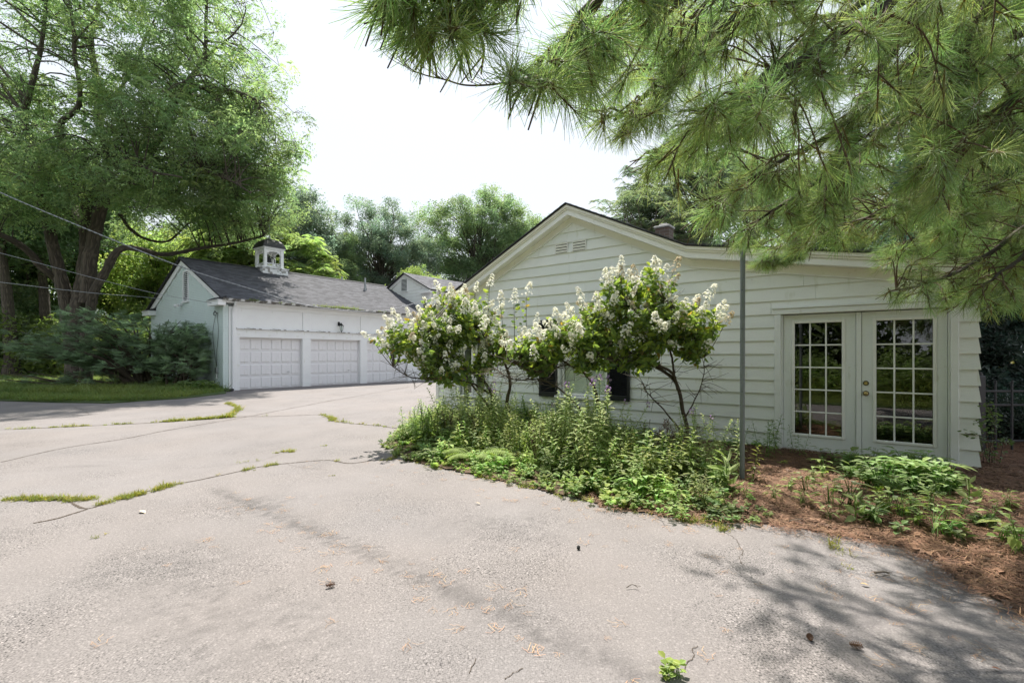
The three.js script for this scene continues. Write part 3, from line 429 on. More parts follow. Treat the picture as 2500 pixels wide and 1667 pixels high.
  mesh('finial', new GB().tube([V(cx, 7.62, cz), V(cx, 7.72, cz), V(cx, 7.74, cz), V(cx, 8.62, cz)], [0.06, 0.05, 0.02, 0.012], 10).add(new THREE.SphereGeometry(0.045, 14, 10), M(cx, 7.76, cz)).geo(), MAT.steel, cu);
  mesh('bell', new GB().add(new THREE.LatheGeometry([[0.0, 0.34], [0.09, 0.33], [0.13, 0.27], [0.15, 0.12], [0.2, 0.02], [0.225, 0.0], [0.2, 0.0]].map((q) => new THREE.Vector2(...q)), 24), M(cx - 0.04, 6.33, cz)).box(cx - 0.36, 6.68, cz - 0.02, cx + 0.36, 6.715, cz + 0.02, 0.004).tube([V(cx + 0.1, 6.68, cz), V(cx + 0.26, 6.6, cz), V(cx + 0.28, 6.35, cz)], 0.025, 8).geo(), MAT.iron, cu);
  mesh('vent_pipe', tubeP([[9.05, 5.2, -3.0], [9.05, 6.08, -3.0]], 0.06, 14), MAT.steel, G); mesh('vent_flashing', new GB().tube([V(9.05, 5.28, -3.0), V(9.05, 5.52, -3.0)], [0.13, 0.075], 14).geo(), MAT.steel, G);
  mesh('vent_pipe', tubeP([[9.0, 5.5, -5.3], [9.0, 6.38, -5.3]], 0.05, 12), MAT.steel, G);
  // floodlights under the louvre
  const fl = mesh('floodlight', new GB().box(-0.05, 3.76, -4.45, -0.009, 3.86, -4.35, 0.01).geo(), MAT.white2, G); for (const s of [-1, 1]) mesh('lamp_head', new GB().tube([V(-0.06, 3.80, -4.4 + s * 0.03), V(-0.16, 3.79, -4.4 + s * 0.10), V(-0.27, 3.75, -4.4 + s * 0.17)], [0.025, 0.04, 0.075], 12).geo(), MAT.white2, fl);
}
{ // lantern between the first and second door
  const o = thing('wall_lantern', 'black carriage lantern on the garage wall above the second door', 'lantern', gPt(5.36, -0.0, 0).toArray(), GTURN);
  mesh('bracket', new GB().box(-0.06, 2.93, -0.027, 0.06, 3.13, 0.0, 0.01).tube(curve([V(0, 3.03, 0), V(0, 3.0, 0.1), V(0, 3.06, 0.2), V(0, 3.0, 0.22)], 10), 0.018, 8).add(new THREE.SphereGeometry(0.07, 12, 8).scale(1, 1, 0.6), M(0, 3.03, 0.02)).geo(), MAT.iron, o);
  mesh('roof_cap', new GB().tube([V(0, 2.93, 0.22), V(0, 2.98, 0.22), V(0, 3.03, 0.22)], [0.12, 0.06, 0.02], 8).geo(), MAT.iron, o);
  const cg = new GB(); for (let k = 0; k < 6; k++) { const a = k / 6 * 6.283; cg.tube([V(Math.cos(a) * 0.1, 2.93, 0.22 + Math.sin(a) * 0.1), V(Math.cos(a) * 0.06, 2.68, 0.22 + Math.sin(a) * 0.06)], 0.009, 5); } cg.tube([V(0, 2.685, 0.22), V(0, 2.66, 0.22), V(0, 2.6, 0.22)], [0.07, 0.03, 0.012], 8);
  mesh('cage', cg.geo(), MAT.iron, o); mesh('glass', new THREE.CylinderGeometry(0.09, 0.052, 0.23, 12, 1, true).translate(0, 2.805, 0.22), MAT.glass, o);
}
{ // clapboard wing rising behind the far end of the garage
  const R = rng(29), W = thing('house_wing', 'taller white clapboard wing with a louvred gable behind the far end of the garage', 'house', [GX, 0, -GZ], GTURN);
  const X0 = GLEN + 0.05, X1 = 25, zr = -2.3, yr = 6.66, zf = -0.1, zb = -4.5, y = (z) => yr - 0.5 * Math.abs(z - zr);
  mesh('wall', new GB().prism([[zf, -0.3], [zb, -0.3], [zb, y(zb) - 0.1], [zr, y(zr) - 0.1], [zf, y(zf) - 0.1]], X0, X1, 0).geo(), MAT.white, W);
  for (const [za, zc] of [[zf + 0.3, zr], [zb - 0.3, zr]]) { const rf = mesh('roof', new GB().prism([[za, y(za) - 0.02], [zc, y(zc) - 0.02], [zc, y(zc) - 0.08], [za, y(za) - 0.08]], X0 - 0.2, X1 + 0.2, 0).geo(), MAT.edge, W); shingleSlope('shingles', MAT.shingle, rf, X0 - 0.21, X1 + 0.2, za, zc, y, 0.142, 0.3, 0.11, R, -0.012); mesh('rake_board', new GB().prism([[za, y(za) - 0.082], [zc, y(zc) - 0.082], [zc, y(zc) - 0.26], [za + (za > zr ? -0.1 : 0.1), y(za) - 0.26]], X0 - 0.07, X0 - 0.002, 0).geo(), MAT.white, W); }
  for (let k = 0; k < 15; k++) { const y0 = 3.6 + k * 0.19, y1 = y0 + 0.193, half = Math.min(2.17, (yr - 0.27 - y1) / 0.5); if (half < 0.1) break; mesh('siding_board', new GB().prism([[X0 - 0.03, y0], [X0 - 0.002, y0], [X0 - 0.002, y1], [X0 - 0.008, y1]], zr - half, zr + half).geo(), MAT.white, W); }
  const lv = mesh('louvre', new GB().box(X0 - 0.06, 5.5, -2.72, X0 - 0.005, 6.24, -2.66, 0.003).box(X0 - 0.06, 5.5, -2.12, X0 - 0.005, 6.24, -2.06, 0.003).box(X0 - 0.06, 6.241, -2.72, X0 - 0.005, 6.3, -2.06, 0.003).box(X0 - 0.08, 5.44, -2.75, X0 - 0.005, 5.499, -2.03, 0.003).geo(), MAT.white, W);
  mesh('backing', boxGeo(X0 - 0.036, 5.5, -2.66, X0 - 0.03, 6.24, -2.12), MAT.dark, lv); for (let k = 0; k < 9; k++) mesh('slat', boxGeo(-0.03, -0.006, -0.265, 0.03, 0.006, 0.265, 0.002), MAT.white2, lv).applyMatrix4(M(X0 - 0.05, 5.54 + k * 0.08, -2.39, 0, 0, 0.7));
  mesh('eave_return', new GB().box(X0 - 0.25, 5.2, -0.75, X0 - 0.035, 5.36, 0.18, 0.006).geo(), MAT.white, W); mesh('corner_board', new GB().box(X0 - 0.04, 0, -0.3, X0 + 0.1, 5.3, -0.06, 0.005).geo(), MAT.white, W); mesh('soffit', new GB().box(X0 - 0.15, 5.32, -0.099, X1, 5.37, 0.18, 0.004).geo(), MAT.white, W);
  mesh('gutter', new GB().box(X0 - 0.15, 5.40, 0.201, X1, 5.5, 0.29, 0.01).geo(), MAT.white, W); mesh('downspout', new GB().tube([V(X0 + 0.25, 5.4, 0.24), V(X0 + 0.25, 5.15, 0.2), V(X0 + 0.2, 4.95, -0.02), V(X0 + 0.2, 0.1, -0.02)], 0.045, 8).geo(), MAT.white, W);
}
{ // only the roof of the main house shows
  const R = rng(31), o = thing('far_house', 'grey shingled roof of the main house just visible beyond the wing', 'house', [-9, 0, -44], 0.1), y = (z) => 7.55 - 0.5 * Math.abs(z);
  mesh('wall', new GB().prism([[4, -0.3], [-4, -0.3], [-4, 5.4], [0, 7.4], [4, 5.4]], 0, 15, 0).geo(), MAT.white, o);
  for (const za of [4.3, -4.3]) { const rf = mesh('roof', new GB().prism([[za, y(za) - 0.02], [0, y(0) - 0.02], [0, y(0) - 0.08], [za, y(za) - 0.08]], -0.2, 15.2, 0).geo(), MAT.edge, o); shingleSlope('shingles', MAT.shingle, rf, -0.21, 15.2, za, 0, y, 0.16, 0.4, 0.15, R, -0.012); }
}
{ // wires, hooks and the service mast
  MAT.cable = std(lin(0.30, 0.31, 0.33), { roughness: 0.6 }); MAT.cableDark = std(lin(0.03, 0.03, 0.03), { roughness: 0.7 });
  const cable = (pts, r, mat, label, name = 'power_cable', n = 60) => tag(mesh(name, new GB().tube(curve(pts, n), r, 6).geo(), mat), label, 'cable');
  const tw = (pts, r, k) => { const c = curve(pts, 500), g = new GB(); for (let s = 0; s < 2; s++) g.tube(c.map((p, i) => { const a = i * 0.9 + s * Math.PI; return V(p.x, p.y + Math.sin(a) * r * 1.1, p.z + Math.cos(a) * r * 1.1); }), r, 5); return g.geo(); };
  const main = [[-60, 440, 18.6], [0, 470, 18.8], [191, 551, 19], [383, 629, 19.3], [478, 664, 19.6], [650, 717, 20.4], [700, 734, 21.2], [771, 749, 22.4], [890, 760, 24.9], [938, 759, 26.2], [1025, 737, 28.4]].map((q) => at(...q));
  tag(mesh('power_cable', tw(main, 0.013), MAT.cable), 'twisted grey service cable sagging from the treetops across the garage roof to the mast', 'cable');
  cable([[-60, 605, 19], [0, 618, 19], [268, 689, 19.5], [383, 717, 19.9], [524, 741, 20.05]].map((q) => at(...q)), 0.009, MAT.cable, 'thin pale cable running from the trees to the hook at the garage corner');
  cable([[-60, 683, 21.6], [0, 689, 21.6], [142, 706, 21.6], [245, 717, 22], [337, 724, 23.2], [395, 730, 24.4]].map((q) => at(...q)), 0.014, MAT.cable, 'low grey cable passing the trunk of the big tree to the back of the garage');
  for (const [y0, y1] of [[545, 606], [558, 618]]) cable([[-60, y0 - 12, 34], [0, y0, 34], [145, (y0 + y1) / 2 + 2, 35], [290, y1, 36], [420, y1 + 24, 38]].map((q) => at(...q)), 0.018, MAT.cable, y0 < 550 ? 'upper of the two distant wires strung behind the big tree' : 'lower of the two distant wires strung behind the big tree');
  const mast = thing('service_mast', 'dark service mast with weatherhead rising over the far end of the garage eave', 'mast', gPt(10.75, -0.3, 0).toArray(), GTURN);
  mesh('pipe', new GB().tube([V(0, 3.3, 0), V(0, 4.75, 0)], 0.05, 10).geo(), MAT.iron, mast); mesh('weatherhead', new GB().add(new THREE.SphereGeometry(0.1, 12, 8).scale(1, 0.8, 1.2), M(0, 4.78, 0.03)).box(-0.06, 4.62, 0.05, 0.06, 4.75, 0.2, 0.02).geo(), MAT.iron, mast);
  const lp = new GB(); for (let k = 0; k < 3; k++) lp.tube(curve([V(0, 4.72, 0.18), V(0.05 + 0.05 * k, 4.55, 0.26), V(-0.02, 4.35 - 0.06 * k, 0.2), V(-0.06, 4.6, 0.12)], 14), 0.01, 5); mesh('drip_loop', lp.geo(), MAT.cableDark, mast);
  const w = thing('wire_loop', 'slack black wires hanging in a loop from the hook on the brick gable', 'wire', gPt(0, 0, 0).toArray(), GTURN), wg = new GB();
  for (const a of [0, 1, 2]) wg.tube(curve([V(-0.08, 3.2, -0.42), V(-0.1, 3.32 - a * 0.03, -0.55), V(-0.1, 3.2 - a * 0.02, -0.68), V(-0.08, 3.12, -0.55), V(-0.08, 3.2, -0.42)], 20), 0.008, 5);
  wg.tube(curve([V(-0.05, 3.2, -0.45), V(-0.05, 2.4, -0.33), V(-0.06, 1.5, -0.48), V(-0.05, 0.95, -0.5)], 24), 0.009, 5).tube(curve([V(-0.05, 3.15, -0.62), V(-0.06, 2.4, -0.85), V(-0.05, 1.6, -0.72), V(-0.05, 1.0, -0.52)], 24), 0.009, 5); mesh('wire', wg.geo(), MAT.cableDark, w);
  mesh('hook', new GB().tube([V(-0.01, 3.24, -0.5), V(-0.12, 3.24, -0.5), V(-0.12, 3.18, -0.5)], 0.015, 6).geo(), MAT.steel, w); mesh('meter_box', new GB().box(-0.1, 0.72, -0.58, -0.013, 0.96, -0.42, 0.01).geo(), MAT.steel, w); mesh('conduit', new GB().tube([V(-0.05, 0.72, -0.5), V(-0.05, 0.5, -0.5)], 0.02, 8).geo(), MAT.white2, w);
}
{ // galvanised pole in the bed, iron fence at the right
  const o = thing('steel_pole', 'tall galvanised steel pole standing in the ivy before the house', 'pole', [2.57, 0, -5.44]);
  mesh('pipe', new GB().tube([V(0, -0.1, 0), V(0.004, 1.3, 0), V(0.008, 2.62, 0)], 0.0265, 20).geo(), std(lin(0.20, 0.225, 0.225), { roughness: 0.6, metalness: 0.35, map: paintMap, bumpMap: grainBump, bumpScale: 0.002 }), o); mesh('cap', new GB().tube([V(0.008, 2.62, 0), V(0.008, 2.70, 0), V(0.008, 2.71, 0)], [0.031, 0.031, 0.026], 20).geo(), MAT.steel, o);
  for (const y of [2.52, 2.18, 1.75, 1.05]) mesh('bolt_hole', new GB().tube([V(-0.012, y, 0.0235), V(-0.012, y, 0.0262)], 0.005, 8).geo(), MAT.dark, o);
  const f = thing('iron_fence', 'black iron fence with a stout post beyond the house corner', 'fence', [0, 0, 0]);
  const p = at(2391, 912, 7.1); mesh('post', new GB().box(-0.055, -0.1, -0.055, 0.055, p.y - 0.03, 0.055, 0.01).tube([V(0, p.y - 0.03, 0), V(0, p.y + 0.01, 0), V(0, p.y + 0.03, 0)], [0.05, 0.04, 0.01], 10).geo(), MAT.black, f).position.set(p.x, 0, p.z);
  const pick = new GB().box(-0.012, 0.05, -0.012, 0.012, 1.04, 0.012, 0.003).tube([V(0, 1.04, 0), V(0, 1.055, 0), V(0, 1.1, 0)], [0.014, 0.02, 0.002], 8).geo();
  for (let k = 1; k < 10; k++) mesh('picket', pick, MAT.black, f).position.set(p.x + 0.22 * k, 0, p.z + 0.02 * k);
  for (const y of [0.2, 0.72, 0.92]) mesh('rail', boxGeo(p.x + 0.05, y, -0.014, p.x + 2.2, y + 0.03, 0.014, 0.004), MAT.black, f).position.set(0, 0, p.z + 0.03);
}

// ---------------------------------------------------------------- foliage tools and the trees
const barkMap = texture(512, (u, v) => { const a = fbm(u * 14, v * 3, 121, 4, 1), r = Math.abs(vnoise(u * 14 + 0.6 * vnoise(u * 6, v * 6, 3, 6), v * 3, 123, 14) - 0.5) * 2, k = 0.45 + 0.9 * r * (0.6 + 0.4 * vnoise(u * 60, v * 60, 125, 60)); return [0.13 * k, 0.105 * k, 0.082 * k]; }, 1.2);
const barkBump = texture(512, (u, v) => Math.abs(vnoise(u * 14 + 0.6 * vnoise(u * 6, v * 6, 3, 6), v * 3, 123, 14) - 0.5) * 2, 1.2, false);
MAT.bark = std(lin(1, 1, 1), { map: barkMap, bumpMap: barkBump, bumpScale: 0.04, roughness: 0.95 }); MAT.barkPale = std(lin(1.5, 1.5, 1.5), { map: barkMap, bumpMap: barkBump, bumpScale: 0.03, roughness: 0.95 }); MAT.twig = std(lin(0.07, 0.052, 0.038), { roughness: 0.9 });
const rdir = (R) => { const y = 2 * R() - 1, a = 6.283 * R(), r = Math.sqrt(1 - y * y); return V(r * Math.cos(a), y, r * Math.sin(a)); };
function perp(d, R) { const x = rdir(R); x.addScaledVector(d, -x.dot(d)); return x.normalize(); }
function leafCluster(n, rad, len, wid, seed, lift = 0.5) { // small leaves spread through a ball, their faces mostly towards the sky
  const R = rng(seed), g = new GB();
  for (let k = 0; k < n; k++) { const p = rdir(R).multiplyScalar(rad * Math.cbrt(R())), d = rdir(R); d.y = d.y * 0.5 - 0.15; d.normalize(); const s = perp(d, R); s.y *= 1 - lift; s.addScaledVector(d, -s.dot(d)).normalize(); g.leaf(p, d, s, len * rr(R, 0.7, 1.3), wid * rr(R, 0.7, 1.3), 0.2, 1); }
  return g.geo();
}
function frondCluster(n, len, seed) { // arching pinnate fronds from one node, like a locust's
  const R = rng(seed), g = new GB();
  for (let k = 0; k < n; k++) {
    const a = 6.283 * R(), out = V(Math.cos(a), rr(R, -0.1, 0.5), Math.sin(a)).normalize(), L = len * rr(R, 0.7, 1.2), side = out.clone().cross(UPV).normalize();
    for (let j = 2; j < 11; j++) { const u = j / 10, p = out.clone().multiplyScalar(L * u); p.y -= L * 0.5 * u * u; for (const s of [-1, 1]) { const d = side.clone().multiplyScalar(s).addScaledVector(out, 0.6); d.y -= 0.35 + 0.3 * R(); d.normalize(); g.leaf(p, d, out.clone().addScaledVector(d, -out.dot(d)).normalize(), len * 0.30 * rr(R, 0.8, 1.2), len * 0.115, 0.1, 1); } }
  }
  return g.geo();
}
const CL = { small: [27, 28].map((s) => leafCluster(48, 0.42, 0.13, 0.048, s, 0.3)), wisp: [17, 18, 19].map((s) => frondCluster(6, 0.33, s)), fine: [1, 2, 3].map((s) => leafCluster(46, 0.55, 0.17, 0.10, s)), coarse: [4, 5, 6].map((s) => leafCluster(40, 0.6, 0.24, 0.15, s)), frond: [7, 8, 9].map((s) => frondCluster(6, 0.52, s)) };
const limbGeo = (g, a, b, r0, r1, R, bow = 0.15, n = 9, sides = 6) => { const L = a.distanceTo(b), m = a.clone().lerp(b, 0.45).add(rdir(R).multiplyScalar(L * bow)); m.y += L * bow * 0.8; const c = curve([a, m, b], n); g.tube(c, c.map((_, i) => lerp(r0, r1, Math.pow(i / n, 0.8))), sides); return c; };
// One tree: trunk, limbs that reach every clump of the crown, and the crown itself as small leaves in clumps.
function tree({ name = 'tree', label, category = 'tree', group, x, z, trunkR = 0.3, fork = 0.35, top, blobs, clumps = 70, per = 14, clumpR = 1.1, flat = 0.6, geo = CL.fine, color = lin(0.06, 0.11, 0.03), vary = 0.35, seed = 1, bark = MAT.bark, scale = 1, lean = [0, 0], leafMat, shell = 0.45, thin = 0.8 }) {
  const R = rng(seed * 7919 + 3), o = thing(name, label, category, [x, 0, -z], 0, group), tg = new GB(), lg = new GB();
  const tp = V(lean[0], top * 0.8, lean[1]), trunk = curve([V(0, -0.2, 0), V(lean[0] * 0.2 + rr(R, -0.2, 0.2), top * 0.25, lean[1] * 0.2), V(lean[0] * 0.6 + rr(R, -0.3, 0.3), top * 0.55, lean[1] * 0.6), tp], 16);
  tg.tube(trunk, trunk.map((_, i) => trunkR * (i === 0 ? 1.5 : i === 1 ? 1.15 : lerp(1, 0.14, i / 16))), 12, 0.15);
  const mats = geo.map(() => []), cols = geo.map(() => []);
  const tot = blobs.reduce((t, b) => t + b.r[0] * b.r[1], 0);
  for (const b of blobs) for (let k = 0; k < Math.round(clumps * b.r[0] * b.r[1] / tot); k++) {
    const d = rdir(R), q = Math.pow(R(), shell), c = V(b.c[0] + d.x * b.r[0] * q, b.c[1] + d.y * b.r[1] * q, b.c[2] + d.z * b.r[2] * q), h = clamp(fork * top + 0.75 * (c.y - fork * top) * (0.5 + 0.4 * R()), fork * top * 0.8, top * 0.75), i = Math.round(clamp(h / (top * 0.8), 0, 1) * 16);
    const bare = b.bare ?? 0; limbGeo(lg, trunk[i], c, thin * trunkR * lerp(0.42, 0.12, i / 16), 0.02 * scale, R);
    if (R() < bare) continue; const tint = 1 - vary * 0.5 + vary * R(), cr = clumpR * rr(R, 0.65, 1.25);
    for (let j = 0; j < per; j++) {
      const e = rdir(R).multiplyScalar(cr * Math.cbrt(R())); e.y *= flat; const p = c.clone().add(e), v = Math.floor(R() * geo.length);
      if (j % 5 === 0) lg.tube([c, c.clone().lerp(p, 0.5).add(V(0, 0.08, 0)), p], [0.02 * scale, 0.015 * scale, 0.008], 4);
      mats[v].push(M(p.x, p.y, p.z, 0.5 * (R() - 0.5), 6.283 * R(), 0.5 * (R() - 0.5), scale * rr(R, 0.7, 1.3)));
      const t = tint * rr(R, 0.85, 1.15), yel = rr(R, -0.1, 0.16); cols[v].push(lin(t * (1 + yel), t, t * (1 - yel)));
    }
  }
  mesh('trunk', tg.geo(), bark, o); mesh('limb', lg.geo(), bark, o).userData.kind = 'stuff'; const lm = leafMat ?? leafy(color); geo.forEach((g, k) => mats[k].length && copies('crown', g, lm, mats[k], o, cols[k]));
  return o;
}
{ // ---- the big honey locust
  const Z = 24, R = rng(77), bx = at(193, 868, Z).x, o = thing('honey_locust', 'huge many-stemmed locust tree with feathery light green foliage beside the garage', 'tree', [bx, 0, -Z]);
  const L = (list) => list.map(([sx, sy, z]) => at(sx, sy, Z + (z ?? 0)).sub(o.position));
  const limbs = [ // [points, start radius, end radius]
    [[[180, 955, 0.3], [172, 800, 0.2], [158, 720], [145, 645, -0.2], [115, 526, -0.6], [88, 476, -1], [100, 400, -1.6], [60, 300, -2], [80, 200, -2.5], [110, 90, -2.5], [120, -60, -3]], 0.40, 0.05],
    [[[196, 960, -0.1], [193, 820], [198, 720], [206, 640], [210, 560], [226, 490], [245, 440, 0.4], [262, 398, 0.8], [240, 300, 1.2], [230, 168, 1.5], [226, 96, 1.6], [250, -30, 1.6], [240, -220, 1]], 0.50, 0.06],
    [[[214, 560], [204, 490, -0.4], [172, 423, -1], [150, 350, -1.5], [145, 300, -1.8], [190, 250, -2.3], [180, 120, -3], [170, -20, -3.3]], 0.26, 0.05],
    [[[215, 740, -0.2], [222, 640, -0.3], [236, 560, -0.3], [252, 503, -0.4], [291, 461, -0.6], [337, 411, -0.8], [386, 329, -1], [425, 249, -1], [465, 195, -1.2], [494, 142, -1.2], [501, 38, -1], [505, -90, -1]], 0.36, 0.05],
    [[[206, 960, -0.4], [206, 820, -0.5], [222, 740, -0.6], [245, 679, -0.8], [275, 630, -1], [306, 606, -1], [350, 611, -0.7], [402, 622, 0.5], [478, 608, 1.2], [566, 594, 1.6], [640, 575, 2]], 0.27, 0.05],
    [[[175, 800, 0.2], [145, 691], [99, 652, -0.6], [57, 607, -1.4], [0, 573, -2.4], [-90, 545, -3.2], [-200, 470, -4]], 0.24, 0.08],
    [[[203, 480], [199, 402, -1], [230, 385, -1.5], [260, 377, -2], [325, 394, -2.8], [383, 421, -3.5], [440, 430, -4]], 0.13, 0.03],
    [[[350, 395, -0.9], [364, 390, -1.4], [421, 387, -2], [497, 417, -2.4], [560, 440, -2.6], [610, 470, -2.8]], 0.13, 0.03],
    [[[425, 249, -1], [470, 220, -1.6], [540, 215, -2.3], [600, 230, -2.8], [640, 250, -3]], 0.11, 0.02], [[[290, 520, 0.3], [330, 570, 1], [400, 590, 2], [470, 540, 3], [560, 500, 3.5]], 0.10, 0.03],
    [[[240, 300, 1.2], [300, 200, 2], [350, 100, 2.4], [400, -20, 2.5]], 0.13, 0.03], [[[150, 350, -1.5], [60, 330, -3], [-60, 260, -4]], 0.13, 0.03], [[[210, 590, 0.3], [180, 500, 2.5], [140, 380, 4.5], [100, 250, 6], [60, 100, 6.5]], 0.2, 0.03],
    [[[300, 455, -0.6], [360, 330, 2], [420, 200, 4], [470, 60, 5]], 0.16, 0.03], [[[465, 195, -1.2], [520, 130, -1.6], [575, 80, -2], [600, 20, -2]], 0.08, 0.02], [[[490, 150, -1.2], [450, 80, -0.8], [420, 20, -0.5]], 0.07, 0.02],
  ], nodes = [];
  limbs.forEach(([pts, r0, r1], k) => { const c = curve(L(pts), 10 * pts.length), g = new GB(); c.forEach((p, i) => { const w = i / c.length; p.x += 0.10 * (fbm(w * 9, k, 5, 2) - 0.5); p.z += 0.3 * (fbm(w * 6, k + 9, 5, 2) - 0.5); }); g.tube(c, c.map((_, i) => lerp(r0, r1, Math.pow(i / c.length, 0.75)) * (1 + 0.25 * (fbm(i * 0.4, k, 9, 2) - 0.5))), k < 6 ? 14 : 8, 0.18); mesh(k < 2 || k === 4 ? 'trunk' : 'limb', g.geo(), MAT.bark, o); c.forEach((p, i) => { if (i > c.length * 0.3) nodes.push([p, lerp(r0, r1, i / c.length)]); }); });
  const twigs = new GB(), mats = [[], [], []], cols = [[], [], []];
  // crown: sprays hang from twigs that leave the limbs; [centre pixel x, y, depth offset, radii]
  const blobs = [[150, 130, 0, 7.5, 5.5, 6.5, 62], [330, 150, 0, 5.5, 5, 6, 50], [470, 120, -1, 3.6, 4.6, 4.5, 34], [540, 250, -1.2, 3.4, 3.4, 4, 30], [600, 350, -1.5, 2.9, 2.4, 3.4, 22], [430, 350, -1, 4.2, 3, 4.5, 34], [80, 330, -1.5, 5, 3.4, 4, 40], [250, 330, -2.6, 4.2, 2.3, 3, 26], [180, -80, 0, 8, 4, 6.5, 40], [420, -70, 0, 5, 4, 5.5, 26], [650, 370, -1.2, 1.6, 1.6, 2, 9], [380, 500, 3, 4, 1.6, 3, 20], [590, 530, 3.2, 3.2, 1.5, 2.6, 20], [20, 470, -2.5, 2.6, 1.4, 2.5, 10], [500, 520, 0.5, 3.4, 1.3, 2.6, 16], [-80, 250, -1, 5, 5, 5, 30], [530, 70, -1, 2, 2.6, 3, 12], [600, 430, -0.5, 2.6, 1.6, 3, 20], [520, 440, -1, 2.6, 1.5, 3, 16], [660, 300, -1, 1.4, 1.6, 2, 8], [430, 480, 2.5, 3.2, 2.2, 3, 22], [560, 490, 2, 2.6, 1.8, 2.6, 18], [650, 470, 1.5, 1.6, 1.6, 2, 10], [300, 440, 3, 3, 2, 2.5, 16], [180, 420, 3.5, 3.4, 2.4, 2.5, 16], [120, 410, -3.5, 3, 1.5, 2, 14], [330, 440, -3.2, 2.6, 1.3, 2, 10], [40, 520, -2, 2, 1, 2, 6]];
  for (const [sx, sy, dz, rx, ry, rz, n] of blobs) {
    const c0 = L([[sx, sy, dz]])[0];
    for (let k = 0; k < n * 1.3; k++) {
      const d = rdir(R), q = Math.pow(R(), 0.42), c = V(c0.x + d.x * rx * q, c0.y + d.y * ry * q, c0.z + d.z * rz * q); let best = null, bd = 1e9;
      for (const nd of nodes) { const e = nd[0].distanceTo(c) + (nd[0].y > c.y + 1.5 ? 2 : 0); if (e < bd) { bd = e; best = nd; } }
      const a = best[0], mid = a.clone().lerp(c, 0.5); mid.y += 0.18 * bd; mid.add(rdir(R).multiplyScalar(0.1 * bd)); const tw = curve([a, mid, c], 8), r = Math.min(best[1] * 0.6, 0.018 + 0.012 * bd); twigs.tube(tw, tw.map((_, i) => lerp(r, 0.009, i / 8)), 5);
      const tint = rr(R, 0.7, 1.3), cr = rr(R, 0.65, 1.15);
      for (let j = 0; j < 8; j++) {
        const e = rdir(R).multiplyScalar(cr * Math.cbrt(R())); e.y *= 0.75; const p = c.clone().add(e), v = Math.floor(R() * 3); p.y -= 0.08 * (e.x * e.x + e.z * e.z);
        if (j < 4) twigs.tube([c, c.clone().lerp(p, 0.5).add(V(0, 0.12, 0)), p], [0.013, 0.01, 0.006], 4);
        mats[v].push(M(p.x, p.y, p.z, rr(R, -0.35, 0.35), 6.283 * R(), rr(R, -0.35, 0.35), rr(R, 0.75, 1.25))); const t = tint * rr(R, 0.85, 1.2), y = rr(R, -0.08, 0.18); cols[v].push(lin(t * (1 + y), t, t * (1 - y)));
      }
    }
  }
  mesh('twigs', twigs.geo(), MAT.bark, o).userData.kind = 'stuff';
  const lm = leafy(lin(0.26, 0.39, 0.15)); [...CL.small, CL.wisp[0]].forEach((g, k) => copies('crown', g, lm, mats[k], o, cols[k]));
}
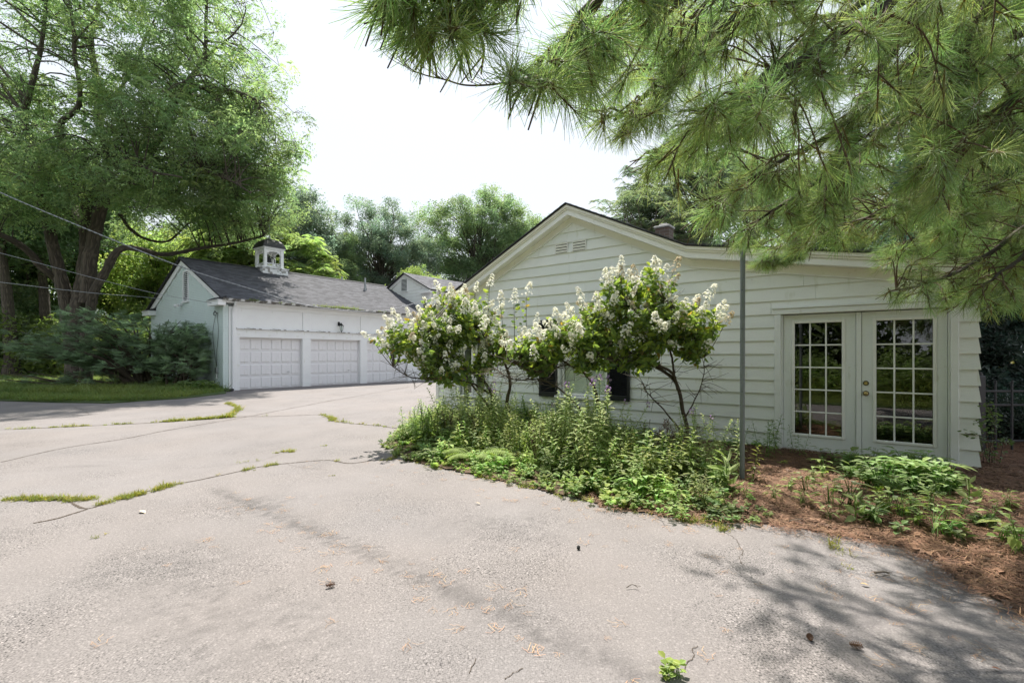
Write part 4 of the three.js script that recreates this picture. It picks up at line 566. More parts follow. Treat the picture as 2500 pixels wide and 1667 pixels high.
{ // ---- trees beyond the buildings
  const Y = (sy, z) => EYE - (sy - CY) / FOC * z, X = (sx, z) => (sx - CX) / FOC * z;
  const put = (sx, z, topPx, o) => tree({ x: X(sx, z), z, top: Y(topPx, z), seed: Math.round(sx + z), ...o });
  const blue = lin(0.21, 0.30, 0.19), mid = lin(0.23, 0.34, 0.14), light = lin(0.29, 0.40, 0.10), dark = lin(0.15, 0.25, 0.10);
  put(925, 47, 452, { label: 'broad open-limbed tree standing behind the middle of the garage roof', trunkR: 0.5, fork: 0.2, clumps: 200, per: 13, clumpR: 1.05, scale: 0.8, thin: 0.6, color: blue, vary: 0.5, geo: CL.fine, shell: 0.5,
    blobs: [{ c: [0, 11.8, 0], r: [4.2, 5.4, 3.4] }, { c: [-3.6, 10.6, 0], r: [2.4, 4.4, 2.6] }, { c: [3.4, 10.6, 0], r: [2.4, 4.4, 2.6] }, { c: [0.3, 6.4, 0], r: [4.6, 2.8, 2.6] }] });
  put(1175, 52, 460, { label: 'tall dense round-headed tree between the wing and the clapboard house', trunkR: 0.55, fork: 0.25, clumps: 250, per: 14, clumpR: 1.2, scale: 0.9, thin: 0.6, color: mid, vary: 0.5, seed: 21,
    blobs: [{ c: [-3.4, 13.8, 0], r: [3.8, 5, 3.4] }, { c: [1.2, 14.0, 0], r: [3.8, 5.4, 3.4] }, { c: [4.6, 12.4, 0], r: [3, 4.6, 3] }, { c: [1.5, 8.5, 0], r: [5.4, 3.6, 3] }, { c: [-3, 9, 0], r: [2.6, 3, 2.6] }] });
  put(1325, 60, 498, { label: 'small tree top peeping over the steep slope of the house gable', trunkR: 0.3, clumps: 40, per: 12, color: mid, seed: 33, blobs: [{ c: [0, 15, 0], r: [2.6, 4.6, 2.6] }] });
  put(735, 42, 455, { label: 'bluish leafy tree behind the cupola where the big locust ends', trunkR: 0.35, clumps: 110, per: 14, clumpR: 1.0, color: blue, seed: 41, blobs: [{ c: [0, 11.5, 0], r: [2.4, 4.4, 2.6] }, { c: [1.6, 9, 0], r: [2, 4, 2.6] }, { c: [-0.5, 6, 0], r: [3.2, 3, 2.6] }] });
  put(640, 36, 560, { label: 'sunlit yellow-green tree directly behind the cupola and garage ridge', trunkR: 0.3, clumps: 110, per: 15, clumpR: 1.0, color: light, geo: CL.frond, scale: 1.25, seed: 43, blobs: [{ c: [-1.6, 9.2, 0], r: [3.4, 2.4, 2.6] }, { c: [2.6, 8, 0], r: [2.4, 2.2, 2] }, { c: [0, 5.5, 0], r: [4.4, 2.4, 2.2] }] });
  put(830, 44, 580, { label: 'thin young tree with pale bark behind the vent pipes of the garage', trunkR: 0.14, clumps: 60, per: 11, clumpR: 0.9, color: mid, seed: 47, scale: 0.8, blobs: [{ c: [0, 8.6, 0], r: [2.6, 4.4, 2.4] }] });
  put(1035, 40, 640, { label: 'low pale green tree over the ridge of the wing', trunkR: 0.18, clumps: 46, per: 14, clumpR: 0.8, color: light, seed: 53, scale: 0.75, blobs: [{ c: [-0.4, 6.6, 0], r: [2.2, 2.0, 2] }] });
  put(1530, 24, 400, { label: 'slender airy tree just behind the house chimney', trunkR: 0.14, fork: 0.3, clumps: 110, per: 10, clumpR: 0.75, color: lin(0.18, 0.25, 0.11), geo: CL.wisp, scale: 0.85, seed: 59, bark: MAT.barkPale, blobs: [{ c: [0.9, 7.6, 0], r: [1.7, 3.2, 1.6], bare: 0.1 }, { c: [2, 6, 0.4], r: [1.9, 2.8, 1.6], bare: 0.15 }, { c: [0.2, 5.6, 0], r: [1.6, 2, 1.4], bare: 0.1 }] });
  put(1680, 27, 290, { label: 'leaning many-stemmed tree behind the long low slope of the roof', trunkR: 0.22, fork: 0.3, clumps: 230, per: 11, clumpR: 0.9, scale: 0.95, color: lin(0.16, 0.23, 0.12), geo: CL.wisp, seed: 61, lean: [1.4, 0], bark: MAT.barkPale, blobs: [{ c: [0.4, 10.4, 0], r: [3.6, 4.2, 2.6], bare: 0.05 }, { c: [-2.4, 9.8, 0], r: [2.2, 2.8, 2], bare: 0.05 }, { c: [-2, 7.2, 0], r: [2.6, 2.8, 2.2], bare: 0.05 }, { c: [0.4, 5.4, 0], r: [3.8, 2.2, 2.4], bare: 0.25 }] });
  put(1850, 34, 320, { label: 'tree of the back woods seen between the pole and the pine boughs', trunkR: 0.3, clumps: 90, per: 12, clumpR: 1.1, color: mid, seed: 67, blobs: [{ c: [0, 11.5, 0], r: [4.8, 5, 3] }, { c: [0, 5, 0], r: [4.6, 2.4, 3] }] });
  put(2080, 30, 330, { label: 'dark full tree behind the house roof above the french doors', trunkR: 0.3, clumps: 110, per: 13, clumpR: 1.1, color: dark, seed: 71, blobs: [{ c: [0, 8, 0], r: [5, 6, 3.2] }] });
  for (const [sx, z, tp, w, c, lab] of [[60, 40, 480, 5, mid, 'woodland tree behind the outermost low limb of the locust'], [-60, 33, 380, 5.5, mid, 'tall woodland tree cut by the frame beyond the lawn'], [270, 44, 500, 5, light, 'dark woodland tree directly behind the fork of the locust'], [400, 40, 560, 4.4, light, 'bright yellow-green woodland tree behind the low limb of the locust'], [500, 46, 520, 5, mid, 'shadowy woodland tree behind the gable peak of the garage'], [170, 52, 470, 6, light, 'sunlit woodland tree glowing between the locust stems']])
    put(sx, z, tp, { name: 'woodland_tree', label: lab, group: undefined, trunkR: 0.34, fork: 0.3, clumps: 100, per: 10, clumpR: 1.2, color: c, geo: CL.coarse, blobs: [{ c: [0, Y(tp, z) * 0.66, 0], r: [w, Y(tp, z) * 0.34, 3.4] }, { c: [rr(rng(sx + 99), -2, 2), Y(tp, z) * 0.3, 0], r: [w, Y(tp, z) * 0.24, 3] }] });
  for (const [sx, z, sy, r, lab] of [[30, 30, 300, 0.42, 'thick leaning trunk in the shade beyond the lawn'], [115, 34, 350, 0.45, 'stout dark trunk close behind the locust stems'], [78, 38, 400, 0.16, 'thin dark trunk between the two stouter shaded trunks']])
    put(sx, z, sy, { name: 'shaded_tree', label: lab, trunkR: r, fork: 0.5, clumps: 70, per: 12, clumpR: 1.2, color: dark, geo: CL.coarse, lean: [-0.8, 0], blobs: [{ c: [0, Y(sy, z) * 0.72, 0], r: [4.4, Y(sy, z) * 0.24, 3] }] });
  { // undergrowth along the edge of the wood, one mass
    const R = rng(401), mats = [[], [], []], cols = [[], [], []];
    for (let k = 0; k < 2600; k++) { const u = R(), x = lerp(-62, 0, u), z = lerp(29, 41, R()) + (x > -14 ? 8 : 0), h = (x > -14 ? 2.6 : 3.4) * Math.pow(R(), 0.7) * (0.55 + 0.9 * fbm(x * 0.25, z * 0.3, 7, 3)), v = k % 3, b = Math.pow(fbm(x * 0.22 + 8, z * 0.22, 5, 2), 1.2); mats[v].push(M(x, h, -z, rr(R, -0.4, 0.4), 6.3 * R(), 0, rr(R, 0.8, 1.6))); const t = rr(R, 0.7, 1.2); cols[v].push(lin(t * (0.8 + 0.9 * b), t * (0.9 + 0.5 * b), t * 0.8)); }
    const o = thing('undergrowth', 'tangled bushes and saplings along the edge of the wood behind the lawn', 'undergrowth'); o.userData.kind = 'stuff'; CL.coarse.forEach((g, k) => copies('leaves', g, leafy(lin(0.14, 0.21, 0.05)), mats[k], o, cols[k]));
  }
  { // dead tree between the two round trees
    const R = rng(91), g = new GB(), z = 44, o = thing('dead_tree', 'bare dead grey tree against the bright gap above the wing', 'tree', [X(1075, z), 0, -z]); const grow = (a, d, L, r, n) => { const b = a.clone().addScaledVector(d, L), c = curve([a, a.clone().lerp(b, 0.5).add(rdir(R).multiplyScalar(L * 0.08)), b], 5); g.tube(c, c.map((_, i) => lerp(r, r * 0.65, i / 5)), 6); if (n) for (let k = 0; k < 2; k++) { const e = d.clone().add(rdir(R).multiplyScalar(0.5)); e.y = Math.abs(e.y) + 0.25; grow(b, e.normalize(), L * rr(R, 0.65, 0.9), r * 0.62, n - 1); } };
    for (const [dx, h] of [[-0.9, 2.2], [0.1, 1.8], [1.2, 2.3]]) grow(V(dx, 0, 0), V(0.06 * dx, 1, 0).normalize(), h * 1.25, 0.10, 4); mesh('branches', g.geo(), std(lin(0.16, 0.15, 0.14)), o);
  }
  // dark conifers and brush beyond the fence at the right, and the wood across the drive that the door glass mirrors
  tree({ name: 'dark_conifer', label: 'dark blue-green conifer filling the gap beyond the iron fence', x: 9.0, z: 9.6, top: 7, trunkR: 0.16, fork: 0.05, clumps: 230, per: 9, clumpR: 0.55, flat: 0.5, color: lin(0.035, 0.075, 0.05), seed: 303, geo: CL.fine, scale: 0.55, blobs: [{ c: [0, 2.6, 0], r: [1.6, 1.5, 1.3] }, { c: [0, 4.6, 0], r: [1.5, 2, 1.3] }, { c: [-0.7, 0.9, 0.9], r: [1.5, 0.8, 0.8] }, { c: [1.2, 0.9, 0.9], r: [1.5, 0.9, 0.8] }], shell: 0.5 });
  { const R = rng(407), m = [[], [], []], c = [[], [], []]; for (let k = 0; k < 900; k++) { const x = rr(R, 5.4, 17), z = rr(R, 12, 19), h = rr(R, 0.1, 1.3); m[k % 3].push(M(x, h, -z, 0, 6.3 * R(), 0, rr(R, 0.35, 0.7))); const t = rr(R, 0.7, 1.5); c[k % 3].push(lin(t * 1.3, t, t * 0.6)); } const o = thing('brush', 'sunlit yellow-green brush seen between the fence pickets and the conifer', 'brush'); o.userData.kind = 'stuff'; CL.fine.forEach((g, k) => copies('leaves', g, leafy(lin(0.12, 0.15, 0.04)), m[k], o, c[k])); }
  tree({ name: 'dark_shrub', label: 'low dark evergreen shrub pressed against the back of the iron fence', category: 'shrub', x: 8.3, z: 8.1, top: 1.3, trunkR: 0.05, fork: 0.1, clumps: 90, per: 9, clumpR: 0.3, color: lin(0.035, 0.075, 0.045), seed: 311, geo: CL.fine, scale: 0.35, blobs: [{ c: [-0.5, 0.5, 0], r: [1.3, 0.5, 0.4] }, { c: [1, 0.55, 0], r: [1.2, 0.5, 0.4] }] });
  { const R = rng(409), m = [[], [], []], c = [[], [], []], tr = new GB(); for (let k = 0; k < 5600; k++) { const low = k % 3 === 0, p = low ? wallPt(rr(R, -8, 24), rr(R, 10.4, 12.5)) : wallPt(rr(R, -8, 24), rr(R, 12.6, 18)), h = low ? 1.5 * R() * R() + 0.2 : 9.5 * Math.pow(R(), 0.8), gap = fbm(p.x * 0.35, h * 0.4, 17, 3); if (gap < (low ? 0.42 : 0.33)) continue; m[k % 3].push(M(p.x, h, p.z, 0, 6.3 * R(), 0, low ? rr(R, 0.3, 0.7) : rr(R, 0.7, 1.5))); const t = rr(R, 0.6, 1.3) * (low ? 1.5 : 1); c[k % 3].push(lin(t, t, t * 0.7)); } for (let k = 0; k < 18; k++) { const p = wallPt(rr(R, -6, 22), rr(R, 12.5, 16)); tr.tube([p, p.clone().add(V(rr(R, -0.4, 0.4), 7, 0))], [rr(R, 0.08, 0.2), 0.07], 8); }
    const o = thing('woods', 'shady wood across the driveway, seen mirrored in the door panes', 'woods'); o.userData.kind = 'stuff'; CL.coarse.forEach((g, k) => copies('leaves', g, leafy(lin(0.17, 0.25, 0.08)), m[k], o, c[k])); mesh('trunks', tr.geo(), MAT.bark, o).userData.kind = 'stuff'; }
}

// ---------------------------------------------------------------- yew by the garage, hydrangeas before the house, weeds of the bed
function flatSpray(seed) { // a feathery flat yew branchlet along +Y, its blade in the XY plane
  const R = rng(seed), g = new GB(), L = 0.42; g.tube([V(0, 0, 0), V(0, L * 0.6, 0.015), V(0, L, -0.03)], [0.004, 0.003, 0.0015], 4);
  for (let b = 0; b < 7; b++) { const u = b === 6 ? 1 : 0.15 + b * 0.13, s = b === 6 ? 0 : b % 2 ? 1 : -1, base = V(0, L * u * 0.85, 0), d = V(s * 0.75, 0.75, rr(R, -0.12, 0.12)).normalize(), l = (b === 6 ? 0.12 : 0.2 * (1.15 - u)); for (let j = 0; j < 7; j++) { const p = base.clone().addScaledVector(d, l * j / 6), sd = V(-d.y, d.x, 0); for (const q of [-1, 1]) { const e = sd.clone().multiplyScalar(q).addScaledVector(d, 0.7); e.z += rr(R, -0.1, 0.2); e.normalize(); g.leaf(p, e, d.clone().addScaledVector(e, -d.dot(e)).normalize(), 0.05, 0.014, 0.1, 1); } } }
  return g.geo();
}
const YEW = [1, 2, 3].map(flatSpray);
function yew(name, label, pos, stems, seed, color) { // stems: [tip x, tip y, tip z (local), sprays]
  const R = rng(seed), o = thing(name, label, 'shrub', pos), bg = new GB(), m = [[], [], []], c = [[], [], []];
  for (const [tx, ty, tz, n, by] of stems) {
    const a = V(rr(R, -0.5, 0.5), 0, rr(R, -0.3, 0.3)), b = V(tx, ty, tz), mid = a.clone().lerp(b, 0.55); mid.y = lerp(a.y, b.y, by ?? 0.75); const cv = curve([a, a.clone().lerp(mid, 0.5).add(V(0, 0.1, 0)), mid, b], 22); bg.tube(cv, cv.map((_, i) => lerp(0.065, 0.012, i / 22)), 6, 0.2);
    for (let k = 0; k < n; k++) {
      const u = 0.35 + 0.65 * Math.pow(R(), 0.7), p = cv[Math.min(22, Math.round(u * 22))].clone(), out = V(b.x - a.x, 0, b.z - a.z).normalize(), ang = rr(R, -1.5, 1.5), d = V(out.x * Math.cos(ang) - out.z * Math.sin(ang), 0, out.x * Math.sin(ang) + out.z * Math.cos(ang)), reach = rr(R, 0.05, 0.85) * (1.2 - 0.5 * u), q = p.clone().addScaledVector(d, reach); q.y += rr(R, -0.12, 0.3) * reach + rr(R, -0.1, 0.12);
      if (k % 3 === 0) bg.tube([p, p.clone().lerp(q, 0.5).add(V(0, 0.05, 0)), q], [0.012, 0.008, 0.004], 4);
      for (let j = 0; j < 5; j++) {
        if (q.y < 0.75 + 0.4 * fbm(q.x * 1.2 + 30, q.z, 5, 2) && ty > 0.92) continue; const e = d.clone().add(V(rr(R, -0.7, 0.7), rr(R, -0.3, 0.5), rr(R, -0.7, 0.7))).normalize(), x = e.clone().cross(UPV).normalize(), z = x.clone().cross(e).normalize(); { const a = rr(R, -0.8, 0.8), x0 = x.clone(); x.multiplyScalar(Math.cos(a)).addScaledVector(z, Math.sin(a)); z.multiplyScalar(Math.cos(a)).addScaledVector(x0, -Math.sin(a)); } const v = Math.floor(R() * 3), s = rr(R, 0.55, 1.0);
        const mt = new THREE.Matrix4().makeBasis(x.multiplyScalar(s), e.clone().multiplyScalar(s), z.multiplyScalar(s)).setPosition(q.x + rr(R, -0.12, 0.12), q.y + rr(R, -0.08, 0.08), q.z + rr(R, -0.12, 0.12)); m[v].push(mt);
        const t = rr(R, 0.7, 1.25) * (R() < 0.2 ? 1.9 : 0.9); c[v].push(lin(t, t, t * 0.95));
      }
    }
  }
  mesh('branches', bg.geo(), MAT.twig, o).userData.kind = 'stuff'; const lm = leafy(color, { transmission: 0.5 }); YEW.forEach((g, k) => m[k].length && copies('foliage', g, lm, m[k], o, c[k])); return o;
}
{
  const R = rng(501), st = [];
  for (let k = 0; k < 80; k++) { const tx = rr(R, -5.2, 3.2), e = clamp(1 - Math.pow((tx + 0.6) / 5.0, 2), 0.05, 1), ty = 0.95 + (0.15 + 2.2 * Math.sqrt(e)) * Math.pow(R(), 0.55); st.push([tx, ty, rr(R, -1.4, 1.9) * Math.sqrt(e), 11, 0.6 + 0.3 * R()]); }
  for (let k = 0; k < 16; k++) st.push([rr(R, -5.8, -1.5), rr(R, 0.35, 0.9), rr(R, 0.2, 1.8), 3, 0.4]);
  yew('yew', 'wide spreading dark green yew with layered feathery boughs before the big tree', [-15.9, 0, -21.3], st, 503, lin(0.20, 0.30, 0.165));
  const s2 = []; for (let k = 0; k < 26; k++) { const a = 6.28 * R(), q = Math.sqrt(R()); s2.push([1.1 * q * Math.cos(a), 0.7 + 1.9 * R() * (1.1 - 0.7 * q), 0.8 * q * Math.sin(a), 9, 0.85]); }
  yew('small_yew', 'smaller yew with pale tipped sprays standing against the brick gable', [-13.75, 0, -20.3], s2, 509, lin(0.22, 0.32, 0.175));
}
// ---- hydrangeas
function panicle(seed) { // a cone of four-petalled florets along +Y
  const R = rng(seed), g = new GB(), H = 0.17; for (let k = 0; k < 58; k++) { const u = Math.pow(R(), 0.8), a = 6.283 * R(), r = 0.062 * (1 - 0.75 * u) * Math.sqrt(rr(R, 0.4, 1)), p = V(Math.cos(a) * r, H * u + 0.01, Math.sin(a) * r), n = V(Math.cos(a), 0.6 + R(), Math.sin(a)).add(rdir(R).multiplyScalar(0.5)).normalize(), x = perp(n, R), y = n.clone().cross(x), s = rr(R, 0.009, 0.0155), q = rr(R, 0.82, 1.06); g.col = [q, q * rr(R, 0.97, 1), q * rr(R, 0.84, 1)]; const C = (i, j, h) => [p.x + x.x * i + y.x * j + n.x * h, p.y + x.y * i + y.y * j + n.y * h, p.z + x.z * i + y.z * j + n.z * h]; g.face([C(-s, -s * 0.5, s * 0.4), C(0, 0, 0), C(s * 0.5, -s, s * 0.4)], n.toArray()); g.face([C(s, s * 0.5, s * 0.4), C(0, 0, 0), C(-s * 0.5, s, s * 0.4)], n.toArray()); g.face([C(s * 0.5, -s, s * 0.4), C(0, 0, 0), C(s, s * 0.5, s * 0.4)], n.toArray()); g.face([C(-s * 0.5, s, s * 0.4), C(0, 0, 0), C(-s, -s * 0.5, s * 0.4)], n.toArray()); }
  g.col = [0.35, 0.4, 0.2]; g.tube([V(0, -0.06, 0), V(0, H * 0.9, 0)], [0.003, 0.0015], 4); return g.geo();
}
const PAN = [1, 2, 3, 4].map(panicle);
function broadLeaf(seed, l, w, bend) { const g = new GB(), R = rng(seed); g.leaf(V(0, 0, 0), V(0, 1, 0), V(1, 0, 0), l, w, bend + 0.1 * R(), 3); return g.geo(); }
const HLEAF = [broadLeaf(1, 0.1, 0.052, 0.12), broadLeaf(2, 0.115, 0.056, 0.3), broadLeaf(3, 0.085, 0.046, 0.02)];
MAT.petal = new THREE.MeshPhysicalMaterial({ color: lin(0.93, 0.93, 0.88), roughness: 0.9, transmission: 0.35, thickness: 0, vertexColors: true, side: THREE.DoubleSide }); MAT.petalOld = new THREE.MeshPhysicalMaterial({ color: lin(0.66, 0.58, 0.44), roughness: 0.9, transmission: 0.3, thickness: 0, vertexColors: true, side: THREE.DoubleSide });
MAT.hleaf = [leafy(lin(0.23, 0.34, 0.055), { roughness: 0.85 }), leafy(lin(0.36, 0.45, 0.055), { roughness: 0.85 }), leafy(lin(0.13, 0.21, 0.05), { roughness: 0.8 }), leafy(lin(0.36, 0.26, 0.04))]; MAT.hdead = leafy(lin(0.12, 0.07, 0.04));
function hydrangea({ label, base, stems, blobs, heads, leaves, seed, extra = [] }) {
  const R = rng(seed), o = thing('hydrangea', label, 'shrub', base.toArray()), loc = (q) => at(...q).sub(base), bg = new GB(), nodes = [];
  for (const [pts, r0, r1] of stems) { const c = curve(pts.map(loc), 8 * pts.length); c.forEach((p, i) => { p.x += 0.03 * (fbm(i * 0.35, r0 * 900, 3, 2) - 0.5); p.z += 0.03 * (fbm(i * 0.3, r0 * 700, 9, 2) - 0.5); }); bg.tube(c, c.map((_, i) => lerp(r0, r1, i / c.length)), 8, 0.15); c.forEach((p, i) => i > c.length * 0.4 && nodes.push(p)); }
  const sites = [], spots = blobs.map((b) => ({ c: loc(b.slice(0, 3)), r: b.slice(3, 6), n: b[6] }));
  for (const b of spots) for (let k = 0; k < b.n; k++) { const d = rdir(R), q = Math.pow(R(), 0.4) * (R() < 0.16 ? rr(R, 1.1, 1.4) : 1), p = V(b.c.x + d.x * b.r[0] * q, b.c.y + d.y * b.r[1] * q, b.c.z + d.z * b.r[2] * q); sites.push([p, d.clone().multiply(V(0.7, 1, 0.7)).add(V(0, 0.55, 0)).normalize()]); }
  const shoot = (p, d, a) => { const m = a.clone().lerp(p, 0.5); m.addScaledVector(d, -0.06); m.y -= 0.04; const c = curve([a, m, p], 7); bg.tube(c, c.map((_, i) => lerp(0.009, 0.003, i / 7)), 5); };
  const allLeaves = [], allHeads = [];
  for (const [p, d] of sites) { let a = nodes[0], bd = 1e9; for (const n of nodes) { const e = n.distanceTo(p); if (e < bd) { bd = e; a = n; } } shoot(p, d, a);
    for (let k = 0; k < leaves; k++) { const u = rr(R, -0.28, 0.06), q = p.clone().addScaledVector(d, u).add(rdir(R).multiplyScalar(0.055)), ax = perp(d, R).addScaledVector(d, 0.35); ax.y -= 0.25 * R(); allLeaves.push([q, ax.normalize(), R()]); }
    if (R() < heads * 0.8 && d.y > 0.3) allHeads.push([p, d]);
  }
  for (const [sx, sy, z, lean] of extra) { const p = loc([sx, sy, z]); let a = nodes[0], bd = 1e9; for (const n of nodes) { const e = n.distanceTo(p) + Math.abs(n.x - p.x); if (e < bd) { bd = e; a = n; } } const d = V(lean, 1, 0).normalize(); shoot(p, d, a); allHeads.push([p, d]); for (let k = 0; k < 9; k++) allLeaves.push([p.clone().addScaledVector(d, -0.04 - 0.05 * k), perp(d, R).addScaledVector(d, 0.3).normalize(), R()]); }
  mesh('branches', bg.geo(), MAT.twig, o).userData.kind = 'stuff';
  const tw = new GB(); for (let k = 0; k < 170; k++) { const n = nodes[Math.floor(R() * nodes.length)], d = rdir(R); d.y = d.y * 0.5; const c = curve([n, n.clone().addScaledVector(d, 0.14).add(V(0, 0.02, 0)), n.clone().addScaledVector(d, rr(R, 0.22, 0.5)).add(V(0, rr(R, -0.08, 0.1), 0))], 6); tw.tube(c, [0.005, 0.0045, 0.004, 0.0035, 0.003, 0.0025, 0.0018], 4); } mesh('dead_twigs', tw.geo(), std(lin(0.11, 0.085, 0.065)), o).userData.kind = 'stuff';
  for (const [p, d] of allHeads) { const h = mesh('flower_head', PAN[Math.floor(R() * 4)], R() < 0.12 ? MAT.petalOld : MAT.petal, o); h.applyMatrix4(aim(p, d.clone().add(rdir(R).multiplyScalar(0.25)), 6.28 * R(), rr(R, 0.95, 1.4))); }
  const toEye = camera.position.clone().sub(base).setY(0).normalize(); allLeaves.sort((a, b) => b[0].dot(toEye) - a[0].dot(toEye));
  const lists = [[], [], [], []], pick = (r) => r < 0.45 ? 0 : r < 0.68 ? 1 : r < 0.97 ? 2 : 3;
  allLeaves.forEach(([p, d, r], k) => { const mt = aim(p, d, rr(R, -0.9, 0.9) + (d.y < 0 ? 0 : 0), rr(R, 0.75, 1.25)), v = pick(r); if (k < 300) { const l = mesh('leaf', HLEAF[k % 3], MAT.hleaf[v], o); l.applyMatrix4(mt); } else lists[v].push(mt); });
  lists.forEach((l, k) => l.length && copies('leaves', HLEAF[k % 3], MAT.hleaf[k], l, o)); return o;
}
hydrangea({ label: 'white flowering hydrangea on arching stems between the black shutters and the steel pole', base: at(1688, 1110, 7.0).setY(0), seed: 601, heads: 0.85, leaves: 17,
  stems: [[[[1688, 1110, 7], [1672, 1020, 7], [1648, 930, 7], [1600, 895, 6.9], [1520, 850, 6.85], [1440, 800, 6.8]], 0.034, 0.012], [[[1655, 950, 7], [1640, 910, 6.9], [1580, 885, 6.8], [1530, 880, 6.7], [1450, 870, 6.7]], 0.024, 0.008], [[[1672, 1020, 7], [1690, 990, 7.05], [1715, 930, 7.1], [1722, 870, 7.1]], 0.012, 0.004], [[[1685, 1080, 7], [1620, 1000, 6.9], [1575, 950, 6.9], [1570, 935, 6.9]], 0.014, 0.004], [[[1648, 930, 7], [1640, 870, 6.9], [1620, 800, 6.8], [1640, 740, 6.8]], 0.018, 0.007], [[[1600, 895, 6.9], [1560, 820, 6.8], [1530, 740, 6.7]], 0.016, 0.006]],
  blobs: [[1600, 795, 6.8, 0.68, 0.38, 0.55, 110], [1500, 740, 6.8, 0.4, 0.36, 0.4, 34], [1450, 815, 6.8, 0.45, 0.36, 0.45, 56], [1690, 800, 6.9, 0.42, 0.24, 0.4, 40], [1560, 700, 6.8, 0.42, 0.22, 0.35, 18], [1380, 825, 6.9, 0.36, 0.24, 0.34, 30], [1570, 872, 6.75, 0.5, 0.17, 0.4, 34], [1440, 872, 6.8, 0.4, 0.16, 0.35, 26], [1690, 850, 6.8, 0.3, 0.15, 0.3, 14]],
  extra: [[1475, 690, 6.8, -0.1], [1512, 668, 6.8, 0], [1552, 680, 6.8, 0.05], [1602, 672, 6.8, 0.1], [1642, 668, 6.8, 0.3], [1725, 730, 6.9, 0.5], [1752, 760, 6.9, 0.6], [1768, 795, 6.9, 0.7], [1420, 735, 6.9, -0.2], [1395, 770, 7, -0.2], [1390, 800, 7, -0.3]] });
hydrangea({ label: 'white flowering hydrangea at the driveway end, with a sloping crown of blooms', base: at(1215, 1060, 8.6).setY(0), seed: 607, heads: 0.85, leaves: 17,
  stems: [[[[1250, 1040, 8.8], [1238, 985, 8.7], [1245, 940, 8.6], [1238, 900, 8.5], [1215, 860, 8.4], [1180, 820, 8.3]], 0.036, 0.012], [[[1205, 1040, 8.4], [1195, 950, 8.3], [1160, 915, 8.2], [1100, 885, 8.1], [1040, 860, 8]], 0.034, 0.01], [[[1195, 960, 8.3], [1150, 935, 8.2], [1080, 925, 8], [1000, 920, 7.9], [960, 895, 7.8]], 0.02, 0.006], [[[1200, 1000, 8.4], [1120, 900, 8.3], [1060, 850, 8.2], [1020, 800, 8.1]], 0.02, 0.008], [[[1238, 900, 8.5], [1290, 860, 8.4], [1330, 890, 8.2], [1370, 900, 8.1]], 0.014, 0.004]],
  blobs: [[1090, 805, 8.3, 0.7, 0.42, 0.55, 115], [1000, 835, 8.1, 0.5, 0.3, 0.45, 55], [1160, 780, 8.4, 0.42, 0.36, 0.4, 32], [1225, 840, 8.4, 0.34, 0.3, 0.36, 26], [1120, 740, 8.4, 0.45, 0.2, 0.35, 18], [1060, 870, 8.1, 0.55, 0.2, 0.42, 36], [1090, 905, 8.1, 0.5, 0.16, 0.4, 30], [1180, 880, 8.3, 0.35, 0.2, 0.35, 22]],
  extra: [[1195, 702, 8.4, 0.1], [1160, 715, 8.4, 0], [1105, 730, 8.4, -0.1], [1060, 752, 8.3, -0.2], [955, 800, 8, -0.5], [965, 785, 8, -0.4], [1000, 775, 8.1, -0.3], [1130, 722, 8.4, 0]] });
hydrangea({ label: 'low middle hydrangea joining the two larger ones below the black shutters', base: at(1440, 1080, 7.4).setY(0), seed: 613, heads: 0.75, leaves: 16,
  stems: [[[[1470, 1060, 7.5], [1455, 960, 7.4], [1430, 915, 7.3], [1390, 890, 7.3], [1340, 860, 7.2]], 0.028, 0.01], [[[1440, 1050, 7.4], [1410, 990, 7.3], [1330, 930, 7.2], [1250, 925, 7.1], [1210, 900, 7.1]], 0.016, 0.005], [[[1390, 890, 7.3], [1300, 905, 7.1], [1240, 880, 7.1]], 0.01, 0.004]],
  blobs: [[1330, 850, 7.2, 0.42, 0.2, 0.36, 48], [1310, 885, 7.2, 0.35, 0.12, 0.3, 18], [1265, 850, 7.2, 0.24, 0.14, 0.24, 12]],
  extra: [[1255, 742, 7.6, -0.1], [1285, 725, 7.6, 0.15], [1222, 745, 7.7, 0], [1310, 790, 7.5, 0]] });

// ---------------------------------------------------------------- weeds of the bed, cover on the pine straw, lawn and cracks
function weedStem(seed, { h = 1, n = 34, len = 0.11, wid = 0.024, droop = 0.35, top = false, toothed = false }) { // a leafy stem along +Y
  const R = rng(seed), g = new GB(), lean = rdir(R).setY(0).multiplyScalar(0.14 * h), at2 = (u) => V(lean.x * u * u, h * u, lean.z * u * u); g.col = [0.8, 0.9, 0.6];
  g.tube([0, 0.35, 0.7, 1].map(at2), [0.006, 0.005, 0.0035, 0.002], 5);
  for (let k = 0; k < n; k++) { const u = 0.12 + 0.88 * k / n, a = k * 2.4 + 0.5 * R(), up = lerp(-0.1, 0.9, u * u), d = V(Math.cos(a), up, Math.sin(a)).normalize(), s = V(-Math.sin(a), 0, Math.cos(a)), l = len * (u > 0.85 ? 0.55 : 1) * (0.6 + 0.5 * Math.sin(Math.PI * Math.min(1, u + 0.15))) * rr(R, 0.8, 1.2), q = rr(R, 0.8, 1.2); g.col = [q * rr(R, 0.9, 1.15), q, q * 0.9]; g.leaf(at2(u), d, s, l, wid * rr(R, 0.8, 1.2), droop, 3); if (toothed) for (const e of [-1, 1]) g.leaf(at2(u).addScaledVector(d, l * 0.45), d.clone().addScaledVector(s, e * 1.1).normalize(), s, l * 0.4, wid * 0.7, 0.2, 1); }
  if (top) for (let k = 0; k < 9; k++) { g.col = [1.2, 0.7, 2.8]; const p = at2(1).add(rdir(R).multiplyScalar(0.035)); g.tube([p, p.clone().add(V(0, 0.02, 0))], [0.006, 0.008], 5); }
  return g.geo();
}
